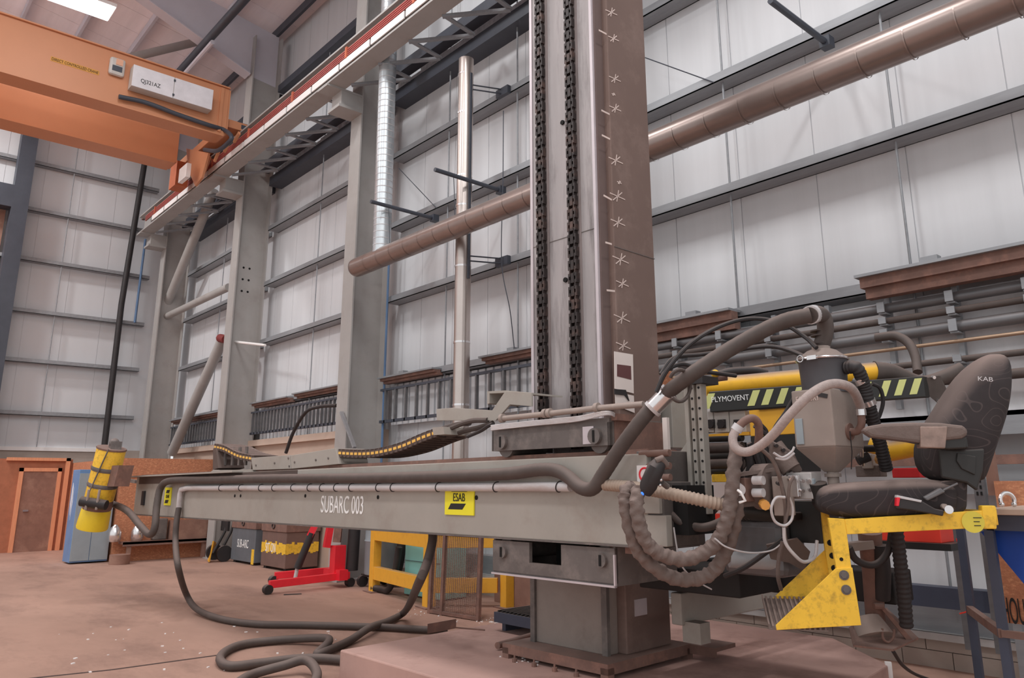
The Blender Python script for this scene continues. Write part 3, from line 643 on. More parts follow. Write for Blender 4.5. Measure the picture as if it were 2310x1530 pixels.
for x, y in ((530, 1119), (689, 1119), (853, 1122), (1075, 1123), (543, 1119)): P = ml(onV(x, y, 0)); mb.cyl(mp(P[0], -.004, P[2]), mp(P[0], .0, P[2]), .018, n=12)
mb.split('bolt_hole', M_VOID, T)
def sign(name, x0, x1, y0, y1, lb, lines, m=M_SIGNY, v=-.012):
    a, b = ml(onV(x0, y1, v)), ml(onV(x1, y0, v)); s = mbox(MB(), a[0], b[0], v, v+.01, a[2], b[2]).build(name, m, T); tag(s, lb); return a, b, s
a, b, s = sign('logo_plate', 1003, 1069, 1106, 1161, 'yellow plate lettered ESAB', 0)
cu = (a[0]+b[0])/2; hz = b[2]-a[2]; wu = b[0]-a[0]
text('plate_lettering', 'ESAB', mp(cu, -.014, a[2]+hz*.69), EX, EZ, hz*.33, M_TEXTB, s, .78)
def para(z0, z1, k, par, m=M_TEXTB, s0=.12, s1=.74): MB().prism([mp(a[0]+wu*s0, -.0135, a[2]+hz*z0), mp(a[0]+wu*(s1-.12), -.0135, a[2]+hz*z0), mp(a[0]+wu*s1, -.0135, a[2]+hz*z1), mp(a[0]+wu*(s0+.1), -.0135, a[2]+hz*z1)], EY*.001).build('plate_bar', m, par)
para(.22, .46, 0, s); para(.93, 1.0, 0, s, s0=.22, s1=.88)
a, b, s = sign('logo_plate', 369, 387, 1100, 1140, 'small yellow plate with black marks near the far end of the boom', 0)
cu = (a[0]+b[0])/2; hz = b[2]-a[2]; wu = b[0]-a[0]
para(.12, .3, 0, s); para(.68, .86, 0, s, s0=.2, s1=.8)
text('plate_lettering', 'ESAB', mp(cu, -.014, a[2]+hz*.49), EX, EZ, hz*.18, M_TEXTB, s, .9)
P = ml(onV(771, 1141, 0)); text('stencil_lettering', 'SUBARC 003', mp(P[0], -.003, P[2]), EX, EZ, .165, M_TEXTW, T, .62)
a, b = ml(onV(320, 1140, -.01)), ml(onV(328, 1108, -.01)); mbox(MB(), a[0], b[0], -.03, 0, a[2], b[2]).build('limit_switch', M_BLACK, T)
a, b = ml(onV(1438, 1092, -.01)), ml(onV(1456, 1050, -.01)); s = mbox(MB(), a[0], a[0]+.12, -.012, 0, a[2], b[2]).build('warning_sticker', M_WHITE, T); tag(s, 'white sticker with a red prohibition ring')
mb = MB(); c = mp(a[0]+.065, -.014, (a[2]+b[2])/2)
mb.tube([c + (EX*math.cos(t)+EZ*math.sin(t))*.042 for t in np.linspace(0, 2*math.pi, 25)], .006, 6); mb.bar(c-(EX+EZ)*.03*-1, c-(EX+EZ)*.03, .004, .01, EY); mb.build('prohibition_ring', M_RED, s)
# conduit on the boom face with straps
cz = lambda x, y: ml(onV(x, y, -.05))
pl, pr = cz(424, 1101), cz(1287, 1098)
el = ml(onV(403, 1150, -.05))
cpts = [mp(el[0], -.05, el[2]), mp(el[0], -.05, pl[2]-.08), mp(el[0]+.03, -.05, pl[2]-.02), mp(pl[0], -.05, pl[2]), mp(pr[0], -.05, pr[2])]
MB().tube(cpts, .034, 14).build('conduit', M_PVC, T, smooth=True)
mb = MB(); 
for x in (500, 545, 590, 620, 663, 700, 728, 760, 794, 855, 888, 990, 1120, 1262): P = cz(x, 1097); mb.tube([mp(P[0]+.008*math.cos(t), -.05+.037*math.sin(t), pl[2]+(pr[2]-pl[2])*(P[0]-pl[0])/(pr[0]-pl[0])+.037*math.cos(t)) for t in np.linspace(0, 2*math.pi, 21)], .0045, 5)
mb.split('cable_tie', M_BLACK, T)
# chain trough on the boom and energy chain
def vpoly(name, pts, v, dv, m, parent=T, **k): return MB().prism([onV(x, y, v) for x, y in pts], EY*dv).build(name, m, parent, **k)
vpoly('trough_plate', [(566, 1033), (653, 1027), (656, 1058), (570, 1061)], .02, .34, M_BOOM, bevel=.004)
vpoly('trough_plate', [(654, 1028), (757, 1011), (765, 1047), (657, 1058)], .02, .34, M_BOOM, bevel=.004)
vpoly('trough_lip', [(478, 1062), (566, 1059), (566, 1066), (470, 1072)], .0, .36, M_BOOM)
tr = MB()
for x, y in ((577, 1050), (619, 1045), (664, 1043), (712, 1038), (740, 1034), (650, 1034), (652, 1052)): P = ml(onV(x, y, .015)); tr.cyl(mp(P[0], .012, P[2]), mp(P[0], .02, P[2]), .012, n=8)
tr.split('trough_bolt', M_CARR, T)
def energy(pts, n, name, v=.04, w=.34, th=.075):
    c = [onV(x, y, v) for x, y in pts]; c = spl(c, 10); d = [0]
    for i in range(1, len(c)): d.append(d[-1]+np.linalg.norm(c[i]-c[i-1]))
    def at(s):
        for i in range(1, len(d)):
            if d[i] >= s: t = (s-d[i-1])/(d[i]-d[i-1]+1e-9); return c[i-1]*(1-t)+c[i]*t
        return c[-1]
    chain, slots = MB(), MB(); L = d[-1]/n
    for k in range(n):
        a, b = at(k*L), at((k+.94)*L); t = (b-a)/np.linalg.norm(b-a); nn = np.cross(EY, t); nn = nn if nn[2] > 0 else -nn
        for vv in (0, w-.03): chain.obox(a + EY*vv - nn*th/2, b-a, EY*.03, nn*th)
        chain.obox(a + nn*(th/2-.012), (b-a)*.75, EY*w, nn*.014); chain.obox(a - nn*(th/2), (b-a)*.4, EY*w, nn*.014)
        slots.obox(a + (b-a)*.15 - nn*.012 - EY*.004, (b-a)*.7, EY*.004, nn*.024)
    q = chain.build(name, M_CHAINB, T); slots.split('chain_insert', mat('insert_amber', (232, 168, 84)), q)
M_CHAINB = mat('brown_energy_chain', (84, 68, 62), .7, dust=.7)
energy([(483, 1008), (505, 1013), (535, 1028), (568, 1035)], 13, 'energy_chain')
energy([(763, 1022), (800, 1024), (845, 1022), (900, 1009), (950, 988), (985, 975)], 22, 'energy_chain')
mb = MB()
for x in (488, 503, 520, 535, 550): mb.obox(onV(x, 1050, .1), EX*.05, EY*.02, EZ*.22)
mb.split('chain_support', M_CARR, T)
vpoly('chain_guide_end', [(481, 1012), (487, 1010), (492, 1056), (480, 1060)], .02, .34, M_CHAINB)
vpoly('chain_bracket', [(984, 923), (1022, 920), (1110, 926), (1140, 882), (1199, 886), (1199, 917), (1150, 913), (1118, 949), (985, 949)], .12, .02, M_BOOM, bevel=.003)
vpoly('bracket_channel', [(1099, 883), (1141, 881), (1199, 886), (1199, 890), (1141, 886), (1104, 888), (1104, 910), (1099, 912)], .14, .35, M_BOOM)
vpoly('chain_clamp', [(975, 965), (1000, 963), (1003, 980), (978, 982)], .03, .3, M_BOOM)
for i, pts in enumerate(([(975, 985), (1020, 965), (1062, 950), (1100, 948)], [(960, 995), (1010, 985), (1050, 972), (1080, 965), (1112, 955)], [(975, 975), (1030, 958), (1060, 955)])):
    hose('chain_cable', [onV(x, y, .12+.07*i) for x, y in pts], .022, M_HOSEB, parent=T, n=8)
# pipe and white cables across the carriage top
hp = [onV(x, y, -.02) for x, y in ((1130, 945), (1225, 935), (1340, 922), (1452, 912))]
MB().tube(hp, .021, 10).build('carriage_pipe', M_HOP, T, smooth=True)
mb = MB()
for x, y in ((1133, 944), (1230, 933), (1240, 932), (1347, 920)): P = onV(x, y, -.02); mb.cyl(P-EX*.015, P+EX*.015, .034, n=12)
mb.split('pipe_collar', M_HOP, T, True)
for k in range(4): hose('white_cable', [onV(1108, 961+k*3, -.03), onV(1200, 951+k*3, -.03), onV(1300, 941+k*3, -.03), onV(1372, 929+k*2, -.03), onV(1395, 944+k*2, .1)], .007, M_PVC, parent=T, n=6)
hose('black_cable', [onV(1055, 985, .1), onV(1085, 972, .1), onV(1100, 962, 0), onV(1112, 956, 0)], .016, M_BLACK, parent=T, n=8)
# grey outrigger beam towards the wall
xo = -3.75
MB().box((on(1512, 1342, PY(4.861))[0], 4.861, .59), (xo, 7.2, .815)).build('outrigger_beam', M_BOOM, T, bevel=.01)
mb = MB(); ybox(mb, 1540, 1580, 1405, 1452, 4.9, .12); mb.build('outrigger_bracket', M_BOOM, T)
mbox(MB(), -.30, .55, .75, 1.5, .86, 1.02).build('equipment_platform', mat('platform_dark', (26, 23, 23)), T, bevel=.01)
mbox(MB(), -.1, 1.35, 1.3, 1.6, .84, 1.04).build('platform_arm', mat('platform_dark', (26, 23, 23)), T, bevel=.01)
# slide assembly on the boom end: drilled post, gusset, plates
Yp = 4.22
a, b, _, _ = yspan(1548, 1588, 900, 1100, Yp); z1 = on(1575, 866, PY(Yp))[2]; z0 = on(1585, 1160, PY(Yp))[2]
mb = MB(); w = b-a
mb.box((a, Yp, z0), (a+w*.22, Yp+.06, z1)).box((a+w*.22, Yp+.025, z0), (b, Yp+.06, z1)).box((a+w*.36, Yp, z0), (a+w*.58, Yp+.03, z1)).box((a+w*.74, Yp, z0), (b, Yp+.03, z1))
post = mb.build('drilled_slide_post', M_BOOM, T, bevel=.003)
mb = MB()
for z in np.arange(z0+.06, z1, .068):
    for k in (.47, .87): mb.cyl((a+w*k, Yp-.003, z), (a+w*k, Yp, z), .0085, n=8)
mb.split('post_hole', M_VOID, post)
MB().box((a-.02, Yp-.02, z1), (b+.03, Yp+.16, z1+.05)).build('post_cap', M_BLACK, T)
g = MB().prism([on(x, y, PY(Yp+.06)) for x, y in ((1553, 992), (1531, 1025), (1533, 1062), (1557, 1098))], (0, .02, 0)).build('gusset_plate', M_BOOM, T)
mb = MB()
for x, y in ((1538, 1030), (1541, 1055)): P = on(x, y, PY(Yp+.055)); mb.cyl(P, P+np.array([0, .006, 0]), .016, n=10)
mb.split('gusset_hole', M_VOID, g)
mbox(MB(), .27, .45, .05, .40, 1.60, 1.82).build('slide_housing', M_CARR, T, bevel=.006)
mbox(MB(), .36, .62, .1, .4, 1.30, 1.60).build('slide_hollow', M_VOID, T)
for z in (1.80, 1.72, 1.65): MB().cyl(mp(.33, .02, z), mp(.56, .02, z), .022, n=12).build('guide_bar', M_RUST, T, smooth=True)
mbox(MB(), .30, .50, -.03, .02, 1.43, 1.60).build('end_bracket', M_BOOM, T, bevel=.004); mbox(MB(), .38, .54, -.02, .04, 1.235, 1.42).build('end_bracket', M_BOOM, T, bevel=.004)
mb = MB()
for u, z in ((.02, 1.20), (.15, 1.205)): mbox(mb, u, u+.06, .05, .11, 1.17, 1.22)
mb.split('stop_block', M_RUST, T)
# paper notices on the column
t = thing('paper_notice', 'paper notice with a maroon picture on the side of the mast', 'notice', on(1405, 880, SIDE))
S2 = PU(-.470)
MB().prism([on(x, y, S2) for x, y in ((1385, 793), (1427, 800), (1429, 888), (1386, 877))], EX*.004).build('sheet', M_PAPER, t)
MB().prism([on(x, y, PU(-.4655)) for x, y in ((1392, 822), (1423, 826), (1424, 857), (1392, 849))], EX*.002).build('printed_picture', M_MAROON, t)
t = thing('paper_notice', 'torn lower paper notice with curling dark corner on the mast', 'notice', on(1405, 920, SIDE))
MB().prism([on(x, y, S2) for x, y in ((1387, 884), (1429, 893), (1431, 932), (1388, 915))], EX*.004).build('sheet', M_PAPER, t)
MB().prism([on(x, y, PU(-.4655)) for x, y in ((1385, 878), (1410, 880), (1418, 905), (1408, 892), (1386, 890))], EX*.01).build('curled_corner', M_BLACK, t)
# ------------------------------------------------------------------ hoses of the machine
va = -.075
tag(hose('vacuum_hose', [on(238, 1136, PV(-.25)), on(262, 1140, PV(-.25)), on(290, 1155, PV(-.25)), on(318, 1188, PV(-.25)), on(338, 1206, PV(-.22)), on(349, 1190, PV(-.2)), on(354, 1140, PV(-.16)), on(364, 1098, PV(-.12)), on(390, 1084, PV(-.09)), on(470, 1083, PV(va)), on(600, 1080, PV(va)), on(800, 1079, PV(va)), on(960, 1076, PV(va)), on(1130, 1070, PV(va)), on(1215, 1060, PV(va)), on(1255, 1062, PV(va)),
     on(1283, 1077, PV(va)), on(1310, 1100, PV(-.1)), on(1338, 1102, PV(-.12)), on(1362, 1068, PV(-.12)), on(1400, 1010, PV(-.12)), on(1445, 950, PV(-.1)), on(1490, 900, PV(-.05)), dp(1560, 845, 4.72), dp(1660, 780, 4.70), dp(1760, 728, 4.66), dp(1828, 711, 4.62)], .046, M_HOSEB, k=10, n=14,
     rf=lambda i, m: 1+.03*(i % 2)), 'long dusty vacuum hose running along the boom and rising to the hopper elbow', 'hose')
a, b = on(1470, 925, PV(-.08)), on(1512, 882, PV(-.03))
t = thing('hose_sleeve', 'shiny metal sleeve joining the rising vacuum hose', 'sleeve', a)
MB().tube([a, b], .056, 20).build('sleeve_tube', M_CHROME, t, smooth=True)
for p, q in ((0, .12), (.88, 1.)): MB().tube([a+(b-a)*p, a+(b-a)*q], .061, 20).build('band_clamp', M_PVC, t, smooth=True)
ring = [dp(1533+24*math.cos(t), 870+36*math.sin(t), 4.73+.05*math.cos(t*1.5)) for t in np.linspace(-2.6, 2.3, 22)]
tag(MB().tube(ring, .012, 8).build('hose_strap', M_HOSEB, smooth=True), 'grey strap looped round the rising hose at the drilled post', 'strap')
def ribbed(name, pts, r, m, lb, cat, pitch, depth=.16, **k):
    c = spl([np.array(p) for p in pts], 8); d = [0]
    for i in range(1, len(c)): d.append(d[-1]+np.linalg.norm(c[i]-c[i-1]))
    n = int(d[-1]/pitch)*4; out = []
    for s in np.linspace(0, d[-1]*.9999, n):
        i = next(j for j in range(1, len(d)) if d[j] >= s); t = (s-d[i-1])/(d[i]-d[i-1]); out.append(c[i-1]*(1-t)+c[i]*t)
    return tag(MB().tube(out, r, 14, rf=lambda i, m_: 1+depth*(.5*(i % 4 in (1, 2))-.25)).build(name, m, smooth=True), lb, cat, **k)
ribbed('corrugated_hose', [on(1363, 1094, PV(-.1)), on(1400, 1097, PV(-.1)), on(1440, 1101, PV(-.12)), on(1490, 1110, PV(-.14)), dp(1560, 1124, 4.52), dp(1620, 1137, 4.5), dp(1652, 1142, 4.5)], .036, M_CORR, 'tan corrugated hose running from the boom to the welding head', 'hose', .024, .3)
def sleeve(pts, lb):
    c = [dp(x, y, d) for x, y, d in pts]
    tag(MB().tube(spl(c, 14), .041, 20, rf=lambda i, m: 1+.05*math.sin(i*1.15)*abs(math.sin(i*.08))+.03*math.sin(i*2.7), tw=lambda i, th: 1+.085*math.sin(2*th+i*.8)+.05*math.sin(3*th-i*1.1)).build('cable_sleeve', M_WRAP, smooth=True), lb, 'cable', 'sleeved cable loops under the boom end')
sleeve([(1428, 1100, 4.58), (1412, 1110, 4.55), (1413, 1150, 4.52), (1428, 1215, 4.5), (1452, 1258, 4.5), (1500, 1296, 4.5), (1545, 1308, 4.5), (1592, 1300, 4.5), (1625, 1268, 4.5), (1648, 1215, 4.5), (1662, 1150, 4.5), (1664, 1100, 4.55)], 'outer dusty sleeved cable loop hanging below the boom end')
sleeve([(1440, 1102, 4.52), (1436, 1140, 4.46), (1444, 1190, 4.44), (1465, 1232, 4.44), (1500, 1254, 4.44), (1545, 1262, 4.44), (1590, 1246, 4.44), (1622, 1215, 4.44), (1640, 1170, 4.44), (1650, 1120, 4.46), (1655, 1060, 4.5), (1662, 1010, 4.6)], 'inner dusty sleeved cable loop hanging below the boom end')
hose('brown_hose', [dp(1512, 1160, 4.85), dp(1545, 1182, 4.8), dp(1590, 1190, 4.8), dp(1640, 1170, 4.85), dp(1670, 1140, 4.9)], .027, M_HOSEB, 'smooth brown hose sagging behind the sleeved loops', 'hose')
hose('brown_hose', [dp(1540, 1155, 5.0), dp(1590, 1168, 5.0), dp(1630, 1130, 5.0), dp(1670, 1085, 5.0), dp(1700, 1040, 5.0)], .02, M_HOSEB, 'thin brown hose climbing behind the drilled post', 'hose')
hose('tie_wire', [dp(1520, 1190, 4.7), dp(1528, 1240, 4.68), dp(1540, 1280, 4.66), dp(1570, 1310, 4.7), dp(1605, 1330, 4.8)], .005, M_PVC, 'thin pale wire hanging behind the sleeved loops', 'wire', n=5)
hose('tie_wire', [dp(1612, 1215, 4.4), dp(1640, 1235, 4.4), dp(1690, 1247, 4.45), dp(1740, 1242, 4.5), dp(1768, 1222, 4.5)], .005, M_PVC, 'thin grey wire tied round the outer sleeve', 'wire', n=5)
for i, (pts, lb) in enumerate((([(1480, 885, 4.8), (1505, 835, 4.82), (1555, 778, 4.85), (1620, 738, 4.9), (1690, 719, 4.95), (1760, 728, 4.9), (1815, 760, 4.8), (1842, 785, 4.7)], 'high black cable arching over the hopper hose'),
                               ([(1490, 845, 5.1), (1520, 808, 5.15), (1580, 800, 5.2), (1660, 790, 5.2), (1740, 782, 5.15), (1800, 798, 5.0), (1830, 818, 4.85)], 'lower black cable arching to the dark drum'),
                               ([(1485, 880, 5.0), (1500, 840, 5.1), (1540, 822, 5.2), (1590, 838, 5.2), (1660, 848, 5.3)], 'short black cable behind the mast post'))):
    hose('black_cable', [dp(*p) for p in pts], .014, M_BLACK, lb, 'cable', n=8)
# black hand lamp on the boom end
t = thing('hand_controller', 'black plastic hand controller clipped to the boom end', 'controller', dp(1470, 1110, 4.5))
MB().tube([dp(1455, 1112, 4.5), dp(1463, 1095, 4.49), dp(1480, 1055, 4.48), dp(1490, 1042, 4.5)], .052, 16, rf=lambda i, m: (.75, 1, 1, .7)[i]).build('body', M_BLACK, t, smooth=True)
MB().tube([dp(1480, 1040, 4.47), dp(1492, 1034, 4.47), dp(1503, 1050, 4.5)], .02, 10).build('top_grip', M_WRAP, t, smooth=True)
MB().ball(dp(1449, 1114, 4.47), .012).build('indicator_light', mat('blue_indicator', (60, 120, 230), emit=1.), t, smooth=True)
mb = MB()
for x, y in ((1491, 1083), (1489, 1095), (1484, 1060)): mb.ball(dp(x, y, 4.46), .01, n=6)
mb.split('screw', M_CHROME, t, True)
MB().tube([dp(1492, 1088, 4.5), dp(1505, 1098, 4.55)], .018, 10).build('clip', M_CARR, t, smooth=True)
# hoses hanging from the boom to the floor
def fz(x, y, z): return on(x, y, PZ(z))
hose('floor_hose', [mp(el[0], -.05, el[2]+.02), on(398, 1180, PV(-.08)), on(396, 1225, PV(-.1)), on(402, 1280, PV(-.2)), fz(420, 1340, .25), fz(445, 1375, .08), fz(500, 1397, .045), fz(580, 1408, .045), fz(680, 1410, .045), fz(790, 1413, .045), fz(880, 1416, .045), fz(962, 1421, .045), fz(1010, 1420, .045)], .038, M_HOSEB, 'long dusty hose dropping from the boom conduit and trailing across the floor', 'hose', n=12)
hose('floor_hose', [on(972, 1185, PV(.35)), on(976, 1215, PV(.3)), on(965, 1265, PV(.2)), on(945, 1315, PV(.1)), fz(915, 1378, .14), fz(880, 1400, .05), fz(835, 1416, .09), fz(790, 1445, .045), fz(735, 1470, .05), fz(715, 1475, .045), fz(742, 1448, .10), fz(728, 1440, .09), fz(650, 1443, .05), fz(560, 1452, .045), fz(515, 1466, .045), fz(496, 1487, .045), fz(520, 1503, .045), fz(590, 1496, .045), fz(680, 1486, .05), fz(760, 1488, .05), fz(820, 1500, .05)], .04, M_HOSEB, 'dusty hose dropping behind the boom into a loose coil on the floor', 'hose', n=12)
hose('floor_hose', [fz(530, 1545, .045), fz(570, 1522, .045), fz(640, 1502, .085), fz(690, 1490, .12), fz(715, 1520, .09), fz(700, 1560, .045)], .04, M_HOSEB, 'piece of dusty hose crossing under the coil at the bottom edge', 'hose', n=12)
la, lb_ = on(964, 1430, PZ(.25)), on(1028, 1418, PZ(.25))
tag(MB().obox(la, lb_-la, np.array([-.01, .012, 0]), EZ*.085).obox(lb_, np.array([.3, .12, 0]), np.array([-.01, .012, 0]), EZ*.012).build('steel_lip', M_RUST), 'short rusty steel lip on the back corner of the plinth', 'plate')
tag(MB().cyl(fz(1122, 1457, .29), fz(1215, 1430, .29), .028, n=12).build('pipe_stub', M_RUST, smooth=True), 'rusty pipe stub lying beside the column base', 'pipe')
# ================================================================== FLUX HOPPER
Yh = 4.32
hx0, hx1, hz0, hz1 = yspan(1789, 1879, 878, 1009, Yh); hw = hx1-hx0; hd_ = hw*1.45; hc = np.array([(hx0+hx1)/2, Yh+hd_/2, 0])
T = thing('flux_hopper', 'dusty grey flux hopper with dark drum lid beside the operator seat', 'hopper', (hc[0], hc[1], hz0-.2))
MB().box((hx0, Yh, hz0), (hx1, Yh+hd_, hz1)).build('hopper_body', M_HOP, T, bevel=.008)
P = [(hx0, Yh), (hx1, Yh), (hx1, Yh+hd_), (hx0, Yh+hd_)]; z2 = on(1858, 1065, PY(Yh+hd_/2))[2]; q = .035
vs = [(x, y, hz0) for x, y in P] + [(hc[0]-q, hc[1]-q, z2), (hc[0]+q, hc[1]-q, z2), (hc[0]+q, hc[1]+q, z2), (hc[0]-q, hc[1]+q, z2)]
MB().add(vs, [(0,3,2,1),(4,5,6,7),(0,1,5,4),(1,2,6,5),(2,3,7,6),(3,0,4,7)]).build('hopper_cone', M_HOP, T, bevel=.004)
MB().cyl((hc[0], hc[1], z2), (hc[0], hc[1], z2-.12), .034, n=16).cyl((hc[0], hc[1], z2-.01), (hc[0], hc[1], z2-.03), .048, n=16).build('outlet', M_HOP, T, smooth=True)
a0, a1, az0, az1 = yspan(1796, 1812, 945, 1003, Yh-.004)
MB().box((a0, Yh-.008, az0), (a1, Yh, az1)).build('access_plate', M_GREYL, T, bevel=.002)
text('chalk_lettering', 'FACTORY', (hx0+hw*.42, Yh-.003, hz1-.055), (1, 0, 0), (0, 0, 1), .03, M_CHALK, T, .8)
MB().bar((hx0+hw*.7, Yh-.003, hz1-.035), (hx0+hw*.92, Yh-.003, hz1-.05), .004, .025).build('dark_scuff', M_BLACK, T)
rd = hw*.57; dz = hz1-.01
MB().lathe((hc[0], hc[1], hz1-.012), (0, 0, 1), [(rd*.97, 0), (rd*.97, .025), (rd*.93, .025), (rd*.95, .09), (rd, .20), (rd*1.02, .205)], 32).build('drum', M_DRUM, T, smooth=True)
MB().lathe((hc[0], hc[1], hz1+.19), (0, 0, 1), [(rd*1.06, 0), (rd*1.06, .015), (rd*.98, .02), (rd*.62, .062), (rd*.38, .075), (rd*.38, .09)], 32).build('lid_cone', M_HOP, T, smooth=True)
mb = MB().tube([(hc[0]+rd*1.07*math.cos(t), hc[1]+rd*1.07*math.sin(t), hz1+.195) for t in np.linspace(0, 2*math.pi, 33)], .007, 6)
mb.box((hc[0]-.01, hc[1]-rd*1.2, hz1+.18), (hc[0]+.05, hc[1]-rd*1.04, hz1+.205)); mb.tube([(hc[0]-.06+.02*math.cos(t), hc[1]-rd*1.1, hz1+.195+.02*math.sin(t)) for t in np.linspace(0, 6.28, 12)], .004, 5)
mb.build('clamp_ring', M_CHROME, T, smooth=True)
zt = hz1+.275
ebow = [(hc[0], hc[1], zt), (hc[0], hc[1], zt+.11), (hc[0]-.005, hc[1], zt+.16), (hc[0]-.04, hc[1], zt+.2)]
e_end = dp(1826, 712, 4.62)
hd = float(FW@(np.array([hc[0], hc[1], zt])-EYEP))
e_end = dp(1826, 712, 4.62)
MB().tube(spl([(hc[0], hc[1], zt), dp(1861, 752, hd), dp(1861, 730, hd), dp(1855, 714, hd), dp(1843, 708, (hd+4.62)/2), e_end], 8), .05, 20).build('elbow', M_HOSEB, T, smooth=True)
mb = MB()
for k in (.02, .07, .1): mb.cyl((hc[0], hc[1], zt+k), (hc[0], hc[1], zt+k+.008), .056, n=20)
mb.split('elbow_band', M_HOSEB, T, True)
MB().cyl(dp(1836, 709, (hd+4.62)/2), dp(1828, 711, 4.62), .057, n=20).build('band_clamp', M_PVC, T, smooth=True)
pc = np.array([hx1, Yh+hd_*.5, hz0+.09])
MB().cyl(pc, pc+np.array([.012, 0, 0]), .05, n=18).tube(spl([pc, pc+np.array([.05, 0, 0]), pc+np.array([.08, 0, .04]), pc+np.array([.085, 0, .09])], 6), .022, 12).build('side_spout', M_RUST, T, smooth=True)
MB().tube([pc+np.array([.02, -.03, 0]), pc+np.array([.03, -.05, -.12]), pc+np.array([.02, -.06, -.22])], .003, 4).build('hanging_wire', M_BLACK, T)
pe = pc+np.array([.085, 0, .09])
t = tag(hose('woven_hose', [pe, pe+np.array([.0, -.005, .06]), dp(1925, 882, 4.40), dp(1903, 868, 4.3), dp(1868, 868, 4.25), dp(1826, 892, 4.22), dp(1780, 938, 4.24), dp(1745, 980, 4.3), dp(1712, 1008, 4.36), dp(1683, 1020, 4.4), dp(1660, 1012, 4.42), dp(1653, 988, 4.45), dp(1664, 965, 4.47)], .026, M_BRAID, k=10, n=14), 'woven pinkish hose curving down from the hopper spout', 'hose')
MB().cyl(pe, pe+np.array([0, 0, .035]), .03, n=14).build('hose_clip', M_CHROME, t, smooth=True)
t2 = tag(hose('red_brown_hose', [dp(1664, 965, 4.47), dp(1680, 950, 4.48), dp(1697, 944, 4.5), dp(1710, 955, 4.52), dp(1712, 985, 4.55), dp(1708, 1015, 4.6)], .024, M_RUST, n=12), 'short red brown hose bend joined to the woven hose', 'hose')
MB().cyl(dp(1660, 972, 4.47), dp(1668, 960, 4.47), .033, n=14).build('hose_clip', M_PVC, t2, smooth=True)
# ribbed suction hose from the drum
ribbed('ribbed_hose', [(hc[0]+rd, hc[1], hz1+.13), (hc[0]+rd+.07, hc[1], hz1+.12), dp(1950, 872, 4.62), dp(1958, 905, 4.62), dp(1970, 950, 4.64), dp(1985, 1000, 4.66), dp(2000, 1060, 4.68)], .038, M_BLACK, 'black ribbed suction hose dropping from the drum behind the seat', 'hose', .02, .18)
for i, k in enumerate(((1936, 852, 1944, 862), (1957, 903, 1962, 914))): tag(MB().cyl(dp(k[0], k[1], 4.62), dp(k[2], k[3], 4.62), .044, n=16).build('hose_clamp', M_CHROME, smooth=True), ['shiny clamp where the ribbed hose leaves the drum', 'shiny clamp at the bend of the ribbed hose'][i], 'clamp')
hose('thin_hose', [dp(1968, 866, 4.7), dp(1985, 876, 4.7), dp(1992, 905, 4.7), dp(1985, 935, 4.7), dp(1975, 952, 4.7)], .012, M_BLACK, 'thin black hose loop beside the ribbed hose', 'hose', n=8)
ribbed('ribbed_hose', [dp(2022, 1195, 4.75), dp(2030, 1260, 4.75), dp(2038, 1330, 4.75), dp(2045, 1414, 4.75)], .040, M_BLACK, 'black ribbed hose hanging straight down under the seat', 'hose', .03, .2)
hose('black_hose', [dp(2012, 1200, 4.8), dp(2005, 1240, 4.8), dp(1985, 1268, 4.8), dp(1960, 1275, 4.8), dp(1930, 1262, 4.8), dp(1915, 1235, 4.8)], .022, M_BLACK, 'short black hose looping under the seat frame', 'hose')
# ================================================================== WELDING HEAD
T = thing('submerged_arc_welder', 'dusty welding unit with drive motor and silver gearbox under the hopper', 'welding head', dp(1760, 1150, 4.6))
def dbox(x0, x1, y0, y1, d, th, name, m, par=T, bevel=.005):
    Y = dp((x0+x1)/2, (y0+y1)/2, d)[1]; mb = MB(); ybox(mb, x0, x1, y0, y1, Y, th); return mb.build(name, m, par, bevel=bevel)
dbox(1775, 1832, 1066, 1126, 4.55, .12, 'gearbox', mat('silver_casting', (172, 168, 166), .45, .3, var=.1, scale=5, dust=.4))
dbox(1778, 1800, 1072, 1122, 4.53, .03, 'gearbox_cover', M_CHROME)
dbox(1805, 1836, 1080, 1116, 4.52, .03, 'feed_plate', M_GREYL)
mb = MB()
for x, y in ((1812, 1086), (1826, 1086), (1812, 1108), (1828, 1106), (1784, 1082)): P = dp(x, y, 4.49); mb.cyl(P, P+FW*.03, .011, n=8)
mb.split('gearbox_bolt', M_CHROME, T, True)
c = dp(1728, 1098, 4.6)
MB().cyl(c-EX*.05, c+EX*.045, .135, n=28).build('flange_disc', M_WRAP, T, smooth=True)
dbox(1743, 1768, 1075, 1164, 4.48, .12, 'mounting_plate', M_HOP)
mb = MB()
for y in (1084, 1112): P = dp(1712, y, 4.46); mb.cyl(P-EX*.035, P+EX*.03, .026, n=14)
mb.split('silver_knob', M_PVC, T, True)
P = dp(1727, 1141, 4.42); MB().cyl(P-FW*.0, P+FW*.05, .028, n=8).build('hex_knob', mat('brass_orange', (206, 150, 80), .4), T)
P = dp(1757, 1092, 4.42); MB().cyl(P, P+FW*.03, .011, n=8).build('dark_bolt', M_BLACK, T)
MB().bar(dp(1660, 1072, 4.55), dp(1738, 1060, 4.6), .1, .02).build('bracket_arm', M_WRAP, T); MB().bar(dp(1665, 1138, 4.55), dp(1720, 1134, 4.6), .1, .03).build('bracket_arm', M_WRAP, T)
dbox(1660, 1682, 1078, 1132, 4.5, .1, 'swivel_block', M_RUST)
P = dp(1669, 1106, 4.45); MB().cyl(P, P+FW*.05, .034, n=18).build('swivel_washer', M_PVC, T, smooth=True)
MB().tube([dp(1664, 1106, 4.42), dp(1672, 1112, 4.4), dp(1681, 1130, 4.4), dp(1668, 1134, 4.42)], .008, 8).build('crank_handle', M_WHITE, T, smooth=True)
